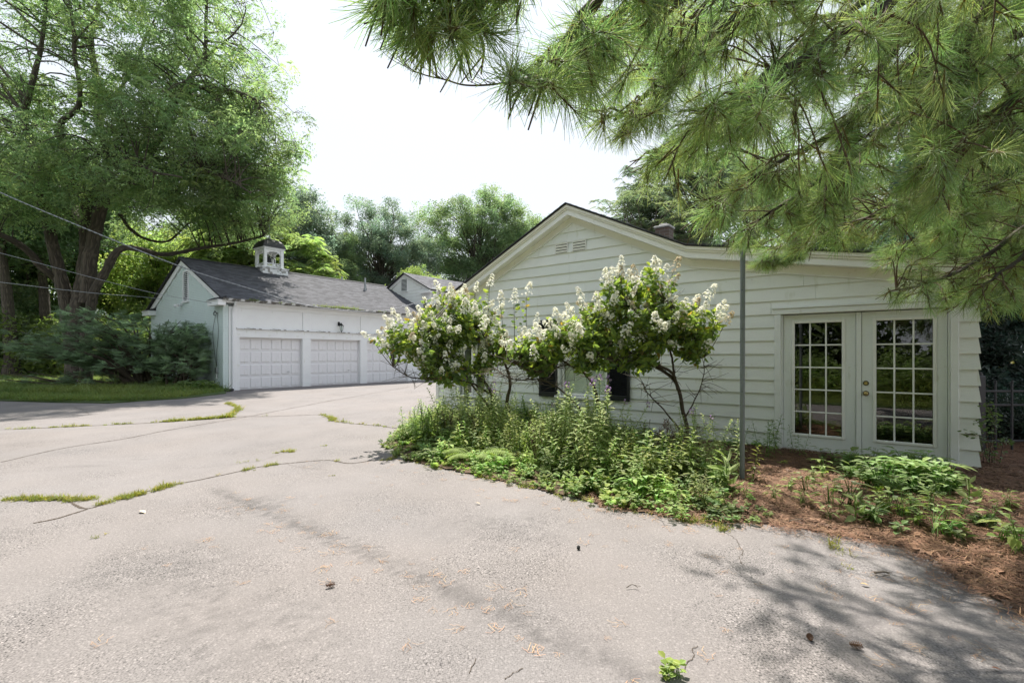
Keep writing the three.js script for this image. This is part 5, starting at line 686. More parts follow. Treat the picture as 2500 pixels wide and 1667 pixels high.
function rosette(seed, n, len, wid, h, round = false) { const R = rng(seed), g = new GB(); for (let k = 0; k < n; k++) { const a = k * 2.4 + R(), b = V(rr(R, -0.03, 0.03), 0, rr(R, -0.03, 0.03)), up = rr(R, 0.4, 1), p = V(Math.cos(a) * len * 0.5 * rr(R, 0.2, 1), h * up, Math.sin(a) * len * 0.5 * rr(R, 0.2, 1)); const q = rr(R, 0.75, 1.25); g.col = [q * 0.8, q, q * 0.7]; g.tube([b, b.clone().lerp(p, 0.5).add(V(0, 0.02, 0)), p], [0.0022, 0.002, 0.0015], 3); const d = V(Math.cos(a + rr(R, -0.6, 0.6)), rr(R, -0.25, 0.55), Math.sin(a)).normalize(), s = V(-d.z, 0, d.x).normalize(); g.col = [q * rr(R, 0.9, 1.15), q, q * 0.85]; g.leaf(p, d, s, len * rr(R, 0.6, 1.1), wid * rr(R, 0.7, 1.1), round ? 0.1 : 0.3, 3); } return g.geo(); }
const lv = (c, o) => leafy(c, { vertexColors: true, roughness: 0.85, transmission: 0.62, specularIntensity: 0.4, ...o });
MAT.weed = lv(lin(0.27, 0.38, 0.11)); MAT.weedPale = lv(lin(0.40, 0.49, 0.20)); MAT.cover = lv(lin(0.21, 0.33, 0.095)); MAT.coverLight = lv(lin(0.31, 0.42, 0.10)); MAT.brownStem = std(lin(0.13, 0.085, 0.055), { roughness: 0.95 }); MAT.blade = lv(lin(0.19, 0.26, 0.065));
const STEMS = [1, 2, 3, 4].map((s) => weedStem(s, { n: 60, len: 0.14, wid: 0.03, top: s === 1 })), SHORT = [5, 6, 7].map((s) => weedStem(s, { h: 0.42, n: 24, len: 0.10, wid: 0.028 })), TOOTH = [8, 9].map((s) => weedStem(s, { h: 0.8, n: 22, len: 0.15, wid: 0.03, toothed: true }));
const COVER = [rosette(1, 12, 0.075, 0.06, 0.11, true), rosette(2, 14, 0.06, 0.045, 0.08, true), rosette(3, 11, 0.1, 0.035, 0.16), rosette(4, 16, 0.045, 0.032, 0.05, true)];
const onBed = (sx, sy) => { const [x, z] = ground2(sx, sy); return V(x, bedY(x, z), -z); };
function clump(name, label, category, p, n, spread, geos, mat, seed, s0 = 0.8, s1 = 1.15, part = 'leafy_stem') { const R = rng(seed), o = thing(name, label, category, p.toArray()); for (let k = 0; k < n; k++) { const a = 6.283 * R(), q = spread * Math.sqrt(R()), m = mesh(part, geos[Math.floor(R() * geos.length)], mat, o); m.applyMatrix4(M(Math.cos(a) * q, 0, Math.sin(a) * q, Math.sin(a) * 0.25 * q / spread + rr(R, -0.1, 0.1), 6.28 * R(), -Math.cos(a) * 0.25 * q / spread + rr(R, -0.1, 0.1), rr(R, s0, s1) * (1 - 0.25 * q / spread))); } return o; }
clump('goldenrod', 'tall pale green goldenrod clump below the window between the black shutters', 'weed', onBed(1425, 1150), 30, 0.5, STEMS, MAT.weedPale, 701, 0.95, 1.3);
clump('goldenrod', 'bushy goldenrod clump under the hydrangea near the house corner', 'weed', onBed(1165, 1085), 30, 0.62, STEMS, MAT.weedPale, 703, 0.9, 1.25);
clump('goldenrod', 'smaller goldenrod clump beside the hydrangea trunk nearest the pole', 'weed', onBed(1725, 1160), 16, 0.36, STEMS, MAT.weedPale, 705, 0.65, 0.95);
clump('thistle', 'dark spindly thistle at the driveway tip of the bed', 'weed', onBed(1000, 1078), 5, 0.14, TOOTH, MAT.cover, 707, 0.6, 0.95);
clump('thistle', 'dark toothed weed growing between the steel pole and the doors', 'weed', onBed(1862, 1120), 14, 0.5, TOOTH, MAT.cover, 709, 0.5, 0.95);
clump('sapling_weed', 'slim weed with sparse pale leaves at the house corner by the drive', 'weed', onBed(1085, 1040), 6, 0.2, TOOTH, MAT.weed, 711, 0.8, 1.1);
const onDrive0 = (sx, sy) => { const [x, z] = ground2(sx, sy); return V(x, asphaltY(x, z), -z); };
{ // fern and broad-leaved plants
  const R = rng(713), f = thing('fern', 'bright green fern frond arching over the front of the bed', 'fern', onBed(1160, 1135).toArray()), frond = (seed) => { const Q = rng(seed), g = new GB(), L = 0.62, P = (u) => V(L * u * 0.8, L * (0.75 * u - 0.72 * u * u), 0); g.col = [1, 1, 0.7]; g.tube([0, 0.3, 0.6, 1].map(P), [0.005, 0.004, 0.003, 0.001], 4); for (let k = 2; k < 22; k++) { const u = k / 22; for (const s of [-1, 1]) { const q = rr(Q, 0.85, 1.15); g.col = [q, q, q * 0.8]; g.leaf(P(u), V(0.35, -0.1, s).normalize(), V(1, 0, 0).addScaledVector(V(0.35, -0.1, s).normalize(), -0.33).normalize(), 0.17 * Math.sin(Math.PI * (0.15 + 0.8 * (1 - u))) + 0.02, 0.022, 0.25, 2); } } return g.geo(); }, G = [frond(1), frond(2)];
  for (let k = 0; k < 7; k++) mesh('frond', G[k % 2], MAT.coverLight, f).applyMatrix4(M(0, 0.02, 0, 0, -0.9 + k * 0.75, rr(R, 0, 0.25), rr(R, 0.75, 1.1)));
  const big = (label, p, n, len, seed) => { const Q = rng(seed), o = thing('broadleaf_plant', label, 'plant', p.toArray()), g = [0, 1].map((k) => { const b = new GB(); b.col = [1, 1, 1]; b.leaf(V(0, 0, 0), V(0, 1, 0), V(1, 0, 0), len, len * 0.42, 0.25 + 0.25 * k, 3); return b.geo(); }), st = new GB(); st.col = [0.8, 0.9, 0.6]; const HH = Math.min(0.36, len * 1.8); st.tube([V(0, 0, 0), V(0.01, HH * 0.55, 0), V(0, HH, 0)], [0.007, 0.006, 0.004], 6); mesh('stem', st.geo(), MAT.weed, o); for (let k = 0; k < n; k++) { const a = k * 2.4, u = k / n, d = V(Math.cos(a), lerp(0.1, 1.1, u), Math.sin(a)); mesh('leaf', g[k % 2], k % 3 ? MAT.weedPale : MAT.coverLight, o).applyMatrix4(aim(V(0, HH * (0.1 + 0.88 * u), 0), d, rr(Q, -0.4, 0.4) + 1.57, lerp(1.1, 0.65, u))); } return o; };
  big('broad-leaved plant with big smooth leaves at the foot of the steel pole', onBed(1772, 1215), 16, 0.2, 721); big('low broad-leaved plant with pale leaves on the sunny pine straw edge', onBed(2088, 1285), 9, 0.13, 723); big('broad-leaved seedling standing alone on the pine straw near the fence', onBed(2365, 1250), 9, 0.13, 725); big('big-leaved weed in the middle front of the bed', onBed(1345, 1165), 11, 0.17, 727); { const p = onDrive0(1632, 1648), o = thing('sprig', 'yellowing round-leaved sprig growing from a crack at the bottom edge of the drive', 'plant', p.toArray()); for (const [x, z, k, q] of [[0, 0, 0, 1.1], [0.05, 0.03, 1, 1.2], [-0.03, 0.05, 3, 1.2]]) mesh('leaves', COVER[k], MAT.coverLight, o).applyMatrix4(M(x * 0.6, 0, z * 0.6, 0, k * 2, 0, q * 0.55)); }
  const dead = (label, p, seed) => { const Q = rng(seed), o = thing('dead_weed', label, 'weed', p.toArray()), g = new GB(); for (let k = 0; k < 60; k++) { const a = 6.28 * Q(), q = 0.3 * Math.sqrt(Q()), b = V(q * Math.cos(a), 0, q * Math.sin(a)), h = rr(Q, 0.25, 0.55), t = b.clone().add(V(rr(Q, -0.12, 0.12), h, rr(Q, -0.12, 0.12))), m = b.clone().lerp(t, 0.55).add(rdir(Q).multiplyScalar(0.02)); g.tube([b, m, t], [0.004, 0.003, 0.002], 4); for (let j = 0; j < 5; j++) { const e = m.clone().lerp(t, Q()); g.tube([e, e.clone().add(V(rr(Q, -0.06, 0.06), rr(Q, 0.02, 0.08), rr(Q, -0.06, 0.06)))], [0.0025, 0.0045], 4); } } mesh('stems', g.geo(), MAT.brownStem, o).userData.kind = 'stuff'; };
  dead('dead brown seed stalks between the two tall goldenrod clumps', onBed(1345, 1135), 731); dead('dead brown weed stalks between the hydrangea trunk and the pole', onBed(1640, 1150), 733); dead('dry brown stalks behind the fern', onBed(1120, 1090), 735);
}
{ // ground cover, one mass that fills the bed
  const R = rng(741), m = [[], [], [], []], c = [[], [], [], []], s = [[], [], []], sc = [[], [], []];
  const put = (x, z, big) => { const d = bedDist(x, z), y = bedY(x, z) - 0.01, sp = fbm(x * 1.3 + 7, z * 1.3, 47, 3), v = R() < 0.3 ? Math.floor(R() * 4) : clamp(Math.floor((sp - 0.25) * 8), 0, 3), k = rr(R, 0.7, 1.3) * lerp(0.7, 1.35, sstep(0.3, 0.7, fbm(x * 2.1, z * 2.1, 49, 2))), tall = lerp(0.5, 1.5, sstep(0.3, 0.7, fbm(x * 1.7 + 20, z * 1.7, 57, 2))); if (R() < big) { const w = Math.floor(R() * 3); s[w].push(M(x, y, -z, rr(R, -0.3, 0.3), 6.28 * R(), rr(R, -0.3, 0.3), rr(R, 0.45, 1.0) * tall)); sc[w].push(lin(k * rr(R, 0.85, 1.2), k, k * 0.9)); } else { m[v].push(M(x, y, -z, rr(R, -0.2, 0.2), 6.28 * R(), rr(R, -0.2, 0.2), rr(R, 0.7, 1.5) * lerp(1, tall, 0.5) * lerp(0.55, 1, sstep(0, 0.5, d)))); c[v].push(lin(k * rr(R, 0.85, 1.25), k, k * 0.85)); } };
  for (let k = 0; k < 9000; k++) { const x = rr(R, -2.6, 4.4), z = rr(R, 3.6, 11.6); if (!inPoly(x, z, bedPoly) && (bedDist(x, z) > 0.16 * vnoise(x * 4, z * 4, 3) || R() < 0.5)) continue; const t = (HX - x) * 0.7932 + (z - HZ) * 0.609, dw = (HX - x) * 0.609 - (z - HZ) * -0.7932 - 0, dd = (x - HX) * -0.609 - (z - HZ) * 0.7932; if (dd < 0.06) continue; const right = Math.max(sstep(3.0, 1.5, x + 0.2 * (z - 5)), x > 2 && x < 4.4 ? 0.13 : 0), n = fbm(x * 1.6, z * 1.6, 43, 3); if (R() > (0.12 + 0.88 * right) * (0.45 + n)) continue; if (x > 2.3 && R() > 0.4 * sstep(0.42, 0.6, n)) continue; put(x, z, right * 0.55 * sstep(0.1, 0.6, bedDist(x, z))); if (right > 0.6 && bedDist(x, z) > 0.55 && R() < 0.07) { const w = Math.floor(R() * 3); s[w].push(M(x, bedY(x, z), -z, rr(R, -0.2, 0.2), 6.28 * R(), rr(R, -0.2, 0.2), rr(R, 0.9, 1.5))); sc[w].push(lin(1.1, 1.05, 0.9)); } }
  const o = tag(thing('ground_cover'), 'mixed leafy weeds and creeping cover filling the planting bed', 'weeds', null, 'stuff'); COVER.forEach((g, k) => copies('leaves', g, k === 3 ? MAT.coverLight : MAT.cover, m[k], o, c[k])); SHORT.forEach((g, k) => copies('stems', g, k ? MAT.weed : MAT.weedPale, s[k], o, sc[k]));
  const p = [[], [], [], []], pc = [[], [], [], []]; for (let k = 0; k < 150; k++) { const a = R() * 6.28, q = Math.pow(R(), 0.7), sx = 2180 + 150 * q * Math.cos(a) + 20, sy = 1190 + 42 * q * Math.sin(a) + (Math.cos(a) * q) * 22, b = onBed(sx, sy), v = k % 4 === 3 ? 2 : k % 3; p[v].push(M(b.x, b.y, b.z, 0, 6.28 * R(), 0, rr(R, 0.7, 1.9))); const t = rr(R, 0.7, 1.3); pc[v].push(lin(t, t, t)); }
  const iv = tag(thing('creeper_patch'), 'patch of green creeper on the pine straw before the french doors', 'creeper', null, 'stuff'); COVER.forEach((g, k) => p[k].length && copies('leaves', g, MAT.cover, p[k], iv, pc[k]));
  let first = null; for (const [sx, sy, q] of [[1985, 1195, 1], [2040, 1222, 0.8], [2010, 1180, 0.9], [2150, 1262, 0.9], [2225, 1270, 1.1], [2275, 1262, 1], [2310, 1310, 1], [2240, 1300, 0.8], [2425, 1315, 1.2], [2480, 1370, 1.4], [1930, 1215, 0.9], [1890, 1235, 0.8], [2395, 1235, 0.7], [2280, 1225, 0.8], [2460, 1265, 1], [1960, 1250, 0.8]]) {
    const b = onBed(sx, sy); let t; if (!first) {  t = first = thing('seedling', 'small green seedling sprouting through the brown pine straw', 'seedling', b.toArray(), 0, 'seedlings on the pine straw'); mesh('leafy_stem', SHORT[0], MAT.weed, t).scale.setScalar(0.45); mesh('leaves', COVER[2], MAT.coverLight, t); } else { t = first.clone(); t.name = numbered('seedling'); scene.add(t); t.position.copy(b); t.rotation.y = R() * 6.28; } t.scale.setScalar(q);
  }
  const cl = thing('creeper', 'small leaved climber on the house corner by the iron fence', 'creeper', [0, 0, 0]), cm = [], cg = new GB(), c0 = at(2420, 1150, 6.3), c1 = at(2400, 1000, 6.0); for (let k = 0; k < 9; k++) { const e = at(rr(R, 2330, 2480), rr(R, 985, 1130), rr(R, 5.7, 6.2)), cv = curve([c0.clone().add(V(rr(R, -0.1, 0.1), -0.2, 0)), c0.clone().lerp(e, 0.6).add(V(0.05, 0.12, 0)), e], 12); cg.tube(cv, 0.004, 4); cv.forEach((q, i) => { if (i > 3) for (let j = 0; j < 4; j++) cm.push(aim(q.clone().add(rdir(R).multiplyScalar(0.05)), rdir(R).setY(-0.2), 6.28 * R(), rr(R, 0.4, 0.7))); }); } mesh('vine', cg.geo(), MAT.twig, cl); copies('leaves', HLEAF[2], MAT.hleaf[2], cm, cl);
}
{ // fallen needles, twigs, cones
  const R = rng(761), bundle = (seed) => { const Q = rng(seed), g = new GB(); for (let k = 0; k < 6; k++) { const a = 6.28 * Q(), d = V(Math.cos(a), rr(Q, -0.05, 0.12), Math.sin(a)), s = V(-Math.sin(a), 0, Math.cos(a)), p = V(rr(Q, -0.04, 0.04), rr(Q, 0, 0.012), rr(Q, -0.04, 0.04)), L = rr(Q, 0.06, 0.11), b = rr(Q, -0.03, 0.03), c = p.clone().addScaledVector(d, L * 0.5).addScaledVector(s, b), e = p.clone().addScaledVector(d, L), w = 0.0016, q = rr(Q, 0.5, 1.5); g.col = [q, q * rr(Q, 0.85, 1.1), q]; const F = (u, v) => g.face([[u.x - s.x * w, u.y, u.z - s.z * w], [u.x + s.x * w, u.y, u.z + s.z * w], [v.x + s.x * w, v.y, v.z + s.z * w], [v.x - s.x * w, v.y, v.z - s.z * w]], [0, 1, 0]); F(p, c); F(c, e); } return g.geo(); }, B = [bundle(1), bundle(2), bundle(3)];
  MAT.needleDead = std(lin(0.19, 0.10, 0.055), { vertexColors: true, roughness: 0.8 }); const m = [[], [], []];
  for (let k = 0; k < 34000; k++) { const x = rr(R, 0.8, 8.5), z = rr(R, 1.8, 9.5); if (!inPoly(x, z, bedPoly) && bedDist(x, z) > 0.11 * R() * 2) continue; if (x < 2.2 && R() > 0.35) continue; m[k % 3].push(M(x, bedY(x, z) + rr(R, 0.002, 0.018), -z, rr(R, -0.15, 0.15), 6.28 * R(), rr(R, -0.15, 0.15), rr(R, 0.8, 1.3))); }
  const chips = [0, 1, 2].map((q) => { const Q = rng(880 + q), b = new GB(); for (let k = 0; k < 3; k++) { const t = rr(Q, 0.5, 1.3); b.col = [t, t * 0.9, t * 0.8]; const a = 6.28 * Q(); q === 2 ? b.leaf(V(rr(Q, -0.03, 0.03), 0.004, rr(Q, -0.03, 0.03)), V(Math.cos(a), 0.15, Math.sin(a)).normalize(), V(-Math.sin(a), 0.1, Math.cos(a)).normalize(), 0.05, 0.028, 0.3, 3) : b.tube([V(-0.04 * Q(), 0.003, rr(Q, -0.03, 0.03)), V(0.01, 0.008, 0), V(0.05 * Q(), 0.004, rr(Q, -0.03, 0.03))], [0.0025 + 0.003 * q, 0.003 + 0.003 * q, 0.002], 4); } return b.geo(); }), cm = [[], [], []], cc = [[], [], []];
  for (let k = 0; k < 9000; k++) { const x = rr(R, 0.8, 8), z = rr(R, 1.9, 9); if (!inPoly(x, z, bedPoly)) continue; const v = k % 3, t = rr(R, 0.4, 1.4); cm[v].push(M(x, bedY(x, z) + 0.008, -z, rr(R, -0.3, 0.3), 6.28 * R(), rr(R, -0.3, 0.3), rr(R, 0.6, 1.5))); cc[v].push(lin(t, t * 0.92, t * 0.85)); }
  const o = tag(thing('pine_straw'), 'thick litter of fallen rust brown pine needles under the doors', 'pine straw', null, 'stuff'); B.forEach((g, k) => copies('needles', g, MAT.needleDead, m[k], o)); const chipMat = std(lin(0.17, 0.11, 0.075), { vertexColors: true, side: THREE.DoubleSide }); chips.forEach((g, k) => copies('litter', g, chipMat, cm[k], o, cc[k]));
  const a = [[], [], []]; for (let k = 0; k < 3200; k++) { const x = rr(R, -3, 4.2), z = rr(R, 1.9, 6.8); if (inPoly(x, z, bedPoly)) continue; const d = bedDist(x, z), near = nearLine(x, z, wornBand)[0]; if (R() > 0.03 + 0.9 * Math.exp(-d * 5) + 0.28 * sstep(-0.5, 2.4, x) * Math.exp(-d * 0.5) + 0.5 * Math.exp(-near * 7)) continue; a[k % 3].push(M(x, asphaltY(x, z) + 0.003, -z, 0, 6.28 * R(), 0, rr(R, 0.3, 0.75))); }
  const o2 = tag(thing('scattered_needles'), 'loose brown pine needles scattered over the asphalt', 'pine needles', null, 'stuff'); B.forEach((g, k) => copies('needles', g, std(lin(0.34, 0.20, 0.10), { vertexColors: true }), a[k], o2));
  const onDrive = (sx, sy) => { const [x, z] = ground2(sx, sy); return V(x, (inPoly(x, z, bedPoly) ? bedY(x, z) : asphaltY(x, z)) + 0.012, -z); };
  const twig = (sx, sy, L, turn, r, label) => { const p = onDrive(sx, sy), Q = rng(sx), d = V(Math.cos(turn), 0, Math.sin(turn)), g = new GB(), c = curve([V(0, 0, 0), d.clone().multiplyScalar(L * 0.4).add(V(rr(Q, -0.02, 0.02), 0.012, rr(Q, -0.02, 0.02))), d.clone().multiplyScalar(L * 0.7).add(V(0.01, 0.005, -0.01)), d.clone().multiplyScalar(L)], 8); g.tube(c, c.map((_, i) => lerp(r, r * 0.5, i / 8)), 6); g.tube([c[4], c[4].clone().add(V(0.03, 0.01, 0.04))], [r * 0.6, r * 0.3], 5); tag(mesh('twig', g.geo(), MAT.barkPale), label, 'twig').position.copy(p); };
  twig(1765, 1250, 0.2, 0.9, 0.009, 'pale broken stick lying at the edge of the weeds below the pole'); twig(1925, 1280, 0.16, -0.25, 0.007, 'short dark twig on the edge of the pine straw'); twig(1530, 1441, 0.07, 0.05, 0.003, 'tiny brown twig alone on the asphalt'); twig(2390, 1340, 0.5, -0.1, 0.012, 'long dark stick half buried in the pine straw'); twig(2290, 1310, 0.3, 0.35, 0.005, 'thin curved stick at the asphalt edge of the pine straw'); twig(2135, 1402, 0.09, 0.15, 0.008, 'grey weathered bark chip on the shaded asphalt');
  const leaf = (sx, sy, l, c, label, w = 0.5) => { const p = onDrive(sx, sy), g = new GB(); g.leaf(V(0, 0.004, 0), V(0.9, 0.1, 0.4).normalize(), V(-0.4, 0.1, 0.9).normalize(), l, l * w, 0.25, 3); tag(mesh('fallen_leaf', g.geo(), std(c, { side: THREE.DoubleSide })), label, 'leaf').position.copy(p); };
  leaf(340, 1249, 0.09, lin(0.6, 0.5, 0.34), 'pale dry leaf on the asphalt below the weedy crack'); leaf(2100, 1430, 0.05, lin(0.42, 0.28, 0.12), 'small tan leaf in the dappled shade on the asphalt'); leaf(2435, 1490, 0.05, lin(0.5, 0.42, 0.28), 'pale leaf beside the pine straw in the tree shade on the asphalt'); leaf(1160, 1230, 0.06, lin(0.4, 0.3, 0.2), 'curled dry leaf in front of the weeds', 0.4); leaf(2420, 1636, 0.04, lin(0.3, 0.11, 0.05), 'rust red leaf alone in the deepest tree shade on the drive');
  const cone = (sx, sy, s, turn, label) => { const g = new GB(), Q = rng(sx + 1); g.col = [1, 1, 1]; for (let k = 0; k < 70; k++) { const u = k / 70, a = k * 2.4, r = 0.022 * Math.sin(Math.PI * (0.12 + 0.8 * u)) + 0.003, p = V(u * 0.11 - 0.055, r * 0.6 * Math.cos(a), r * 0.6 * Math.sin(a)), d = V(0.45, Math.cos(a), Math.sin(a)).normalize(); g.leaf(p, d, V(0, -Math.sin(a), Math.cos(a)), r * 1.1 + 0.006, 0.014, -0.1, 3); } g.tube([V(-0.055, 0, 0), V(0, 0, 0), V(0.055, 0, 0)], [0.006, 0.013, 0.003], 8); const m = tag(mesh('pine_cone', g.geo(), std(lin(0.16, 0.085, 0.05), { side: THREE.DoubleSide })), label, 'pine cone'), p = onDrive(sx, sy); m.position.set(p.x, p.y + 0.015 * s, p.z); m.rotation.y = turn; m.scale.setScalar(s); };
  cone(806, 1436, 0.5, 0.5, 'single brown pine cone lying in the middle of the sunny asphalt'); cone(2090, 1585, 0.5, -0.3, 'brown pine cone on the asphalt in the dappled shade near the bottom'); cone(1978, 1566, 0.4, 1.2, 'small upright pine cone beside the bigger shaded cone on the asphalt'); cone(2470, 1265, 1, 0.2, 'dark pine cone on the pine straw by the fence'); cone(2440, 1290, 0.9, 1.1, 'second dark pine cone on the pine straw, below the other');
  const g = new GB(), p = onDrive(1410, 1343); for (let k = 0; k < 5; k++) g.add(new THREE.DodecahedronGeometry(0.011 + 0.004 * R(), 0), M(rr(R, -0.012, 0.012), rr(R, 0, 0.012), rr(R, -0.012, 0.012), R() * 3, R() * 3, 0)); tag(mesh('dirt_clod', g.geo(), MAT.dark), 'small black clod lying alone on the asphalt before the bed', 'clod').position.copy(p);
}
{ // grass: lawn, verge, tufts along the cracks
  const tuft = (seed, n, h, spread, w = 0.006) => { const R = rng(seed), g = new GB(); for (let k = 0; k < n; k++) { const a = 6.28 * R(), L = h * rr(R, 0.5, 1.15), p = V(rr(R, -spread, spread), 0, rr(R, -spread, spread)), l = rr(R, 0.15, 0.75), d = V(Math.cos(a) * l, 1, Math.sin(a) * l).normalize(), s = V(-Math.sin(a), 0, Math.cos(a)), q = rr(R, 0.75, 1.3); g.col = [q * rr(R, 0.85, 1.25), q, q * 0.8]; g.leaf(p, d, s, L, w, 0.45, 3); } return g.geo(); };
  const R = rng(771), LAWN = [tuft(1, 26, 0.16, 0.16, 0.012), tuft(2, 26, 0.22, 0.16, 0.012), tuft(3, 22, 0.34, 0.14, 0.012)], CR = [tuft(4, 12, 0.04, 0.025, 0.004), tuft(5, 10, 0.055, 0.025, 0.004), tuft(6, 14, 0.025, 0.03, 0.007)];
  const m = [[], [], []], c = [[], [], []];
  for (let k = 0; k < 15000; k++) { const x = rr(R, -36, -11.2), z = 15.2 + 16 * Math.pow(R(), 1.6); if (!inPoly(x, z, lawnPoly) || nearLine(x, z, lawnEdge)[0] < 0.12) continue; const e = nearLine(x, z, lawnEdge)[0], tall = e > 1.6 && x > -24 && z < 23, v = tall ? (R() < 0.6 ? 2 : 1) : R() < 0.7 ? 0 : 1; m[v].push(M(x, 0.02, -z, 0, 6.28 * R(), 0, rr(R, 0.7, 1.2) * (1 + 0.05 * (z - 15)))); const t = rr(R, 0.8, 1.2), dry = fbm(x * 0.6, z * 0.6, 9, 3); c[v].push(lin(t * (0.85 + 0.7 * dry), t * (0.95 + 0.2 * dry), t)); }
  const o = tag(thing('lawn_grass'), 'uncut grass of the lawn by the garage and yew', 'grass', null, 'stuff'); LAWN.forEach((g, k) => copies('blades', g, lv(lin(0.15, 0.25, 0.07)), m[k], o, c[k]));
  const f = [[], [], []]; for (let k = 0; k < 6500; k++) { const d = 8.8 + 4 * R(), p = wallPt(rr(R, -6, 16), d, 0.02); f[k % 3].push(M(p.x, p.y, p.z, 0, 6.28 * R(), 0, rr(R, 0.8, 1.6) * lerp(0.6, 2.2, sstep(9.4, 11, d) * fbm(p.x, p.z, 5, 2) * 1.6))); } const o2 = tag(thing('verge_grass'), 'long grass on the far verge, mirrored in the door glass', 'grass', null, 'stuff'); LAWN.forEach((g, k) => copies('blades', g, MAT.blade, f[k], o2));
  const t = [[], [], []], tc = [[], [], []], along = (L, n, dense, s = 1) => { let x0; const P = polyD(L); for (let k = 0; k < n; k++) { const u = R() * (P.length - 1), i = Math.floor(u), x = lerp(P[i][0], P[i + 1][0], u - i) + 0.085 * (R() + R() - 1), z = lerp(P[i][1], P[i + 1][1], u - i) + 0.085 * (R() + R() - 1) + 0.05 * (fbm(x0 = u * 9, 3, 19, 3) - 0.5); if (fbm(x * 4, z * 4, 13, 3) < 1.08 - dense || vnoise(x * 11, z * 11, 15) < 0.36) continue; const v = Math.floor(R() * 3); t[v].push(M(x, asphaltY(x, z), -z, 0, 6.28 * R(), 0, s * rr(R, 0.4, 1.5))); const k2 = rr(R, 0.7, 1.3), dry = R() < 0.25 ? 1.5 : 1.2; tc[v].push(lin(k2 * dry, k2 * 1.05, k2 * 0.7)); } };
  along([[0, 1220], [90, 1218], [160, 1221], [230, 1216]], 330, 0.75); along([[290, 1217], [360, 1200], [425, 1182]], 300, 0.85); along([[215, 1240], [290, 1217]], 30, 0.6); along([[515, 1164], [635, 1139], [695, 1131], [800, 1122], [856, 1130], [905, 1124], [970, 1119]], 320, 0.55); along([[0, 1049], [205, 1040], [425, 1029]], 180, 0.6, 1.3); along([[400, 1030], [515, 1023], [560, 1019]], 330, 0.8, 1.7); along([[560, 1019], [600, 1017], [655, 1017]], 40, 0.6, 1.3); along([[556, 985], [584, 998], [558, 1018]], 210, 0.85, 1.8); along([[782, 1013], [812, 1022], [812, 1028]], 90, 0.9, 1.6); along([[812, 1028], [850, 1033], [920, 1039], [975, 1046]], 46, 0.5, 1.6); along([[465, 1142], [626, 1125], [695, 1105], [802, 1086]], 70, 0.5); along([[1900, 1320], [1925, 1350], [1945, 1385]].map(([x, y]) => [x + 130, y]), 26, 0.8); along([[672, 1106], [720, 1100]], 60, 0.9); along([[238, 1304], [240, 1308]], 10, 1.1, 1.2); along([[815, 1155], [818, 1160]], 6, 1.1); along([[1757, 1287], [1762, 1290]], 14, 1.1, 1.1);
  along([[941, 1083], [989, 1123], [1127, 1154], [1276, 1186], [1488, 1239], [1658, 1266], [1743, 1279]], 420, 0.6, 1);
  const o3 = tag(thing('crack_weeds'), 'tufts of grass and weeds growing out of the cracks in the asphalt', 'weeds', null, 'stuff'); CR.forEach((g, k) => copies('blades', g, MAT.blade, t[k], o3, tc[k]));
  const gut = [[], [], []]; for (let k = 0; k < 170; k++) { const s = R() < 0.5 ? rr(R, 4.0, 6.2) : rr(R, 0.9, 10.5), p = gPt(s, -0.33, 3.74); gut[k % 3].push(M(p.x, p.y, p.z, 0, 6.28 * R(), 0, rr(R, 1.2, 3.6) * (s > 4 && s < 6.2 ? 1.4 : 0.9))); } for (let k = 0; k < 26; k++) { const p = gPt(1.05 + rr(R, -0.2, 0.2), -0.33, 3.74); gut[k % 3].push(M(p.x, p.y, p.z, 0, 6.28 * R(), 0, rr(R, 1.5, 4))); }
  const o4 = tag(thing('gutter_weeds'), 'weeds sprouting from the clogged gutter of the garage', 'weeds', null, 'stuff'); CR.forEach((g, k) => copies('blades', g, MAT.blade, gut[k], o4));
  for (const [sx, sy, n, lab] of [[207, 968, 3, 'pale milkweed standing at the lawn edge before the yew'], [188, 955, 2, 'second milkweed beside the pale one on the lawn'], [288, 952, 3, 'leafy weed on the lawn below the stems of the yew'], [385, 955, 5, 'leafy weeds below the small yew at the garage wall']]) { const [x, z] = ground2(sx, sy); clump('milkweed', lab, 'weed', V(x, 0, -z), n, 0.16, STEMS, MAT.weedPale, sx, 0.7, 1.05); }
  const gc = [[], [], [], []]; for (let k = 0; k < 1500; k++) { const s = rr(R, -0.9, 3), w = rr(R, -7, 0.3), p = V(GX + 0.609 * -Math.abs(s) - 0.7932 * -w * 0.9, 0, 0), q = gPt(-0.15 - 1.4 * R() * R() - 0.2, rr(R, -0.2, 7), 0.03); if (!inPoly(q.x, -q.z, lawnPoly)) continue; gc[k % 4].push(M(q.x, q.y, q.z, 0, 6.28 * R(), 0, rr(R, 1.2, 2.6))); }
  const o5 = tag(thing('wall_weeds'), 'low weeds and creeping cover along the foot of the brick gable', 'weeds', null, 'stuff'); COVER.forEach((g, k) => gc[k].length && copies('leaves', g, MAT.cover, gc[k], o5));
}

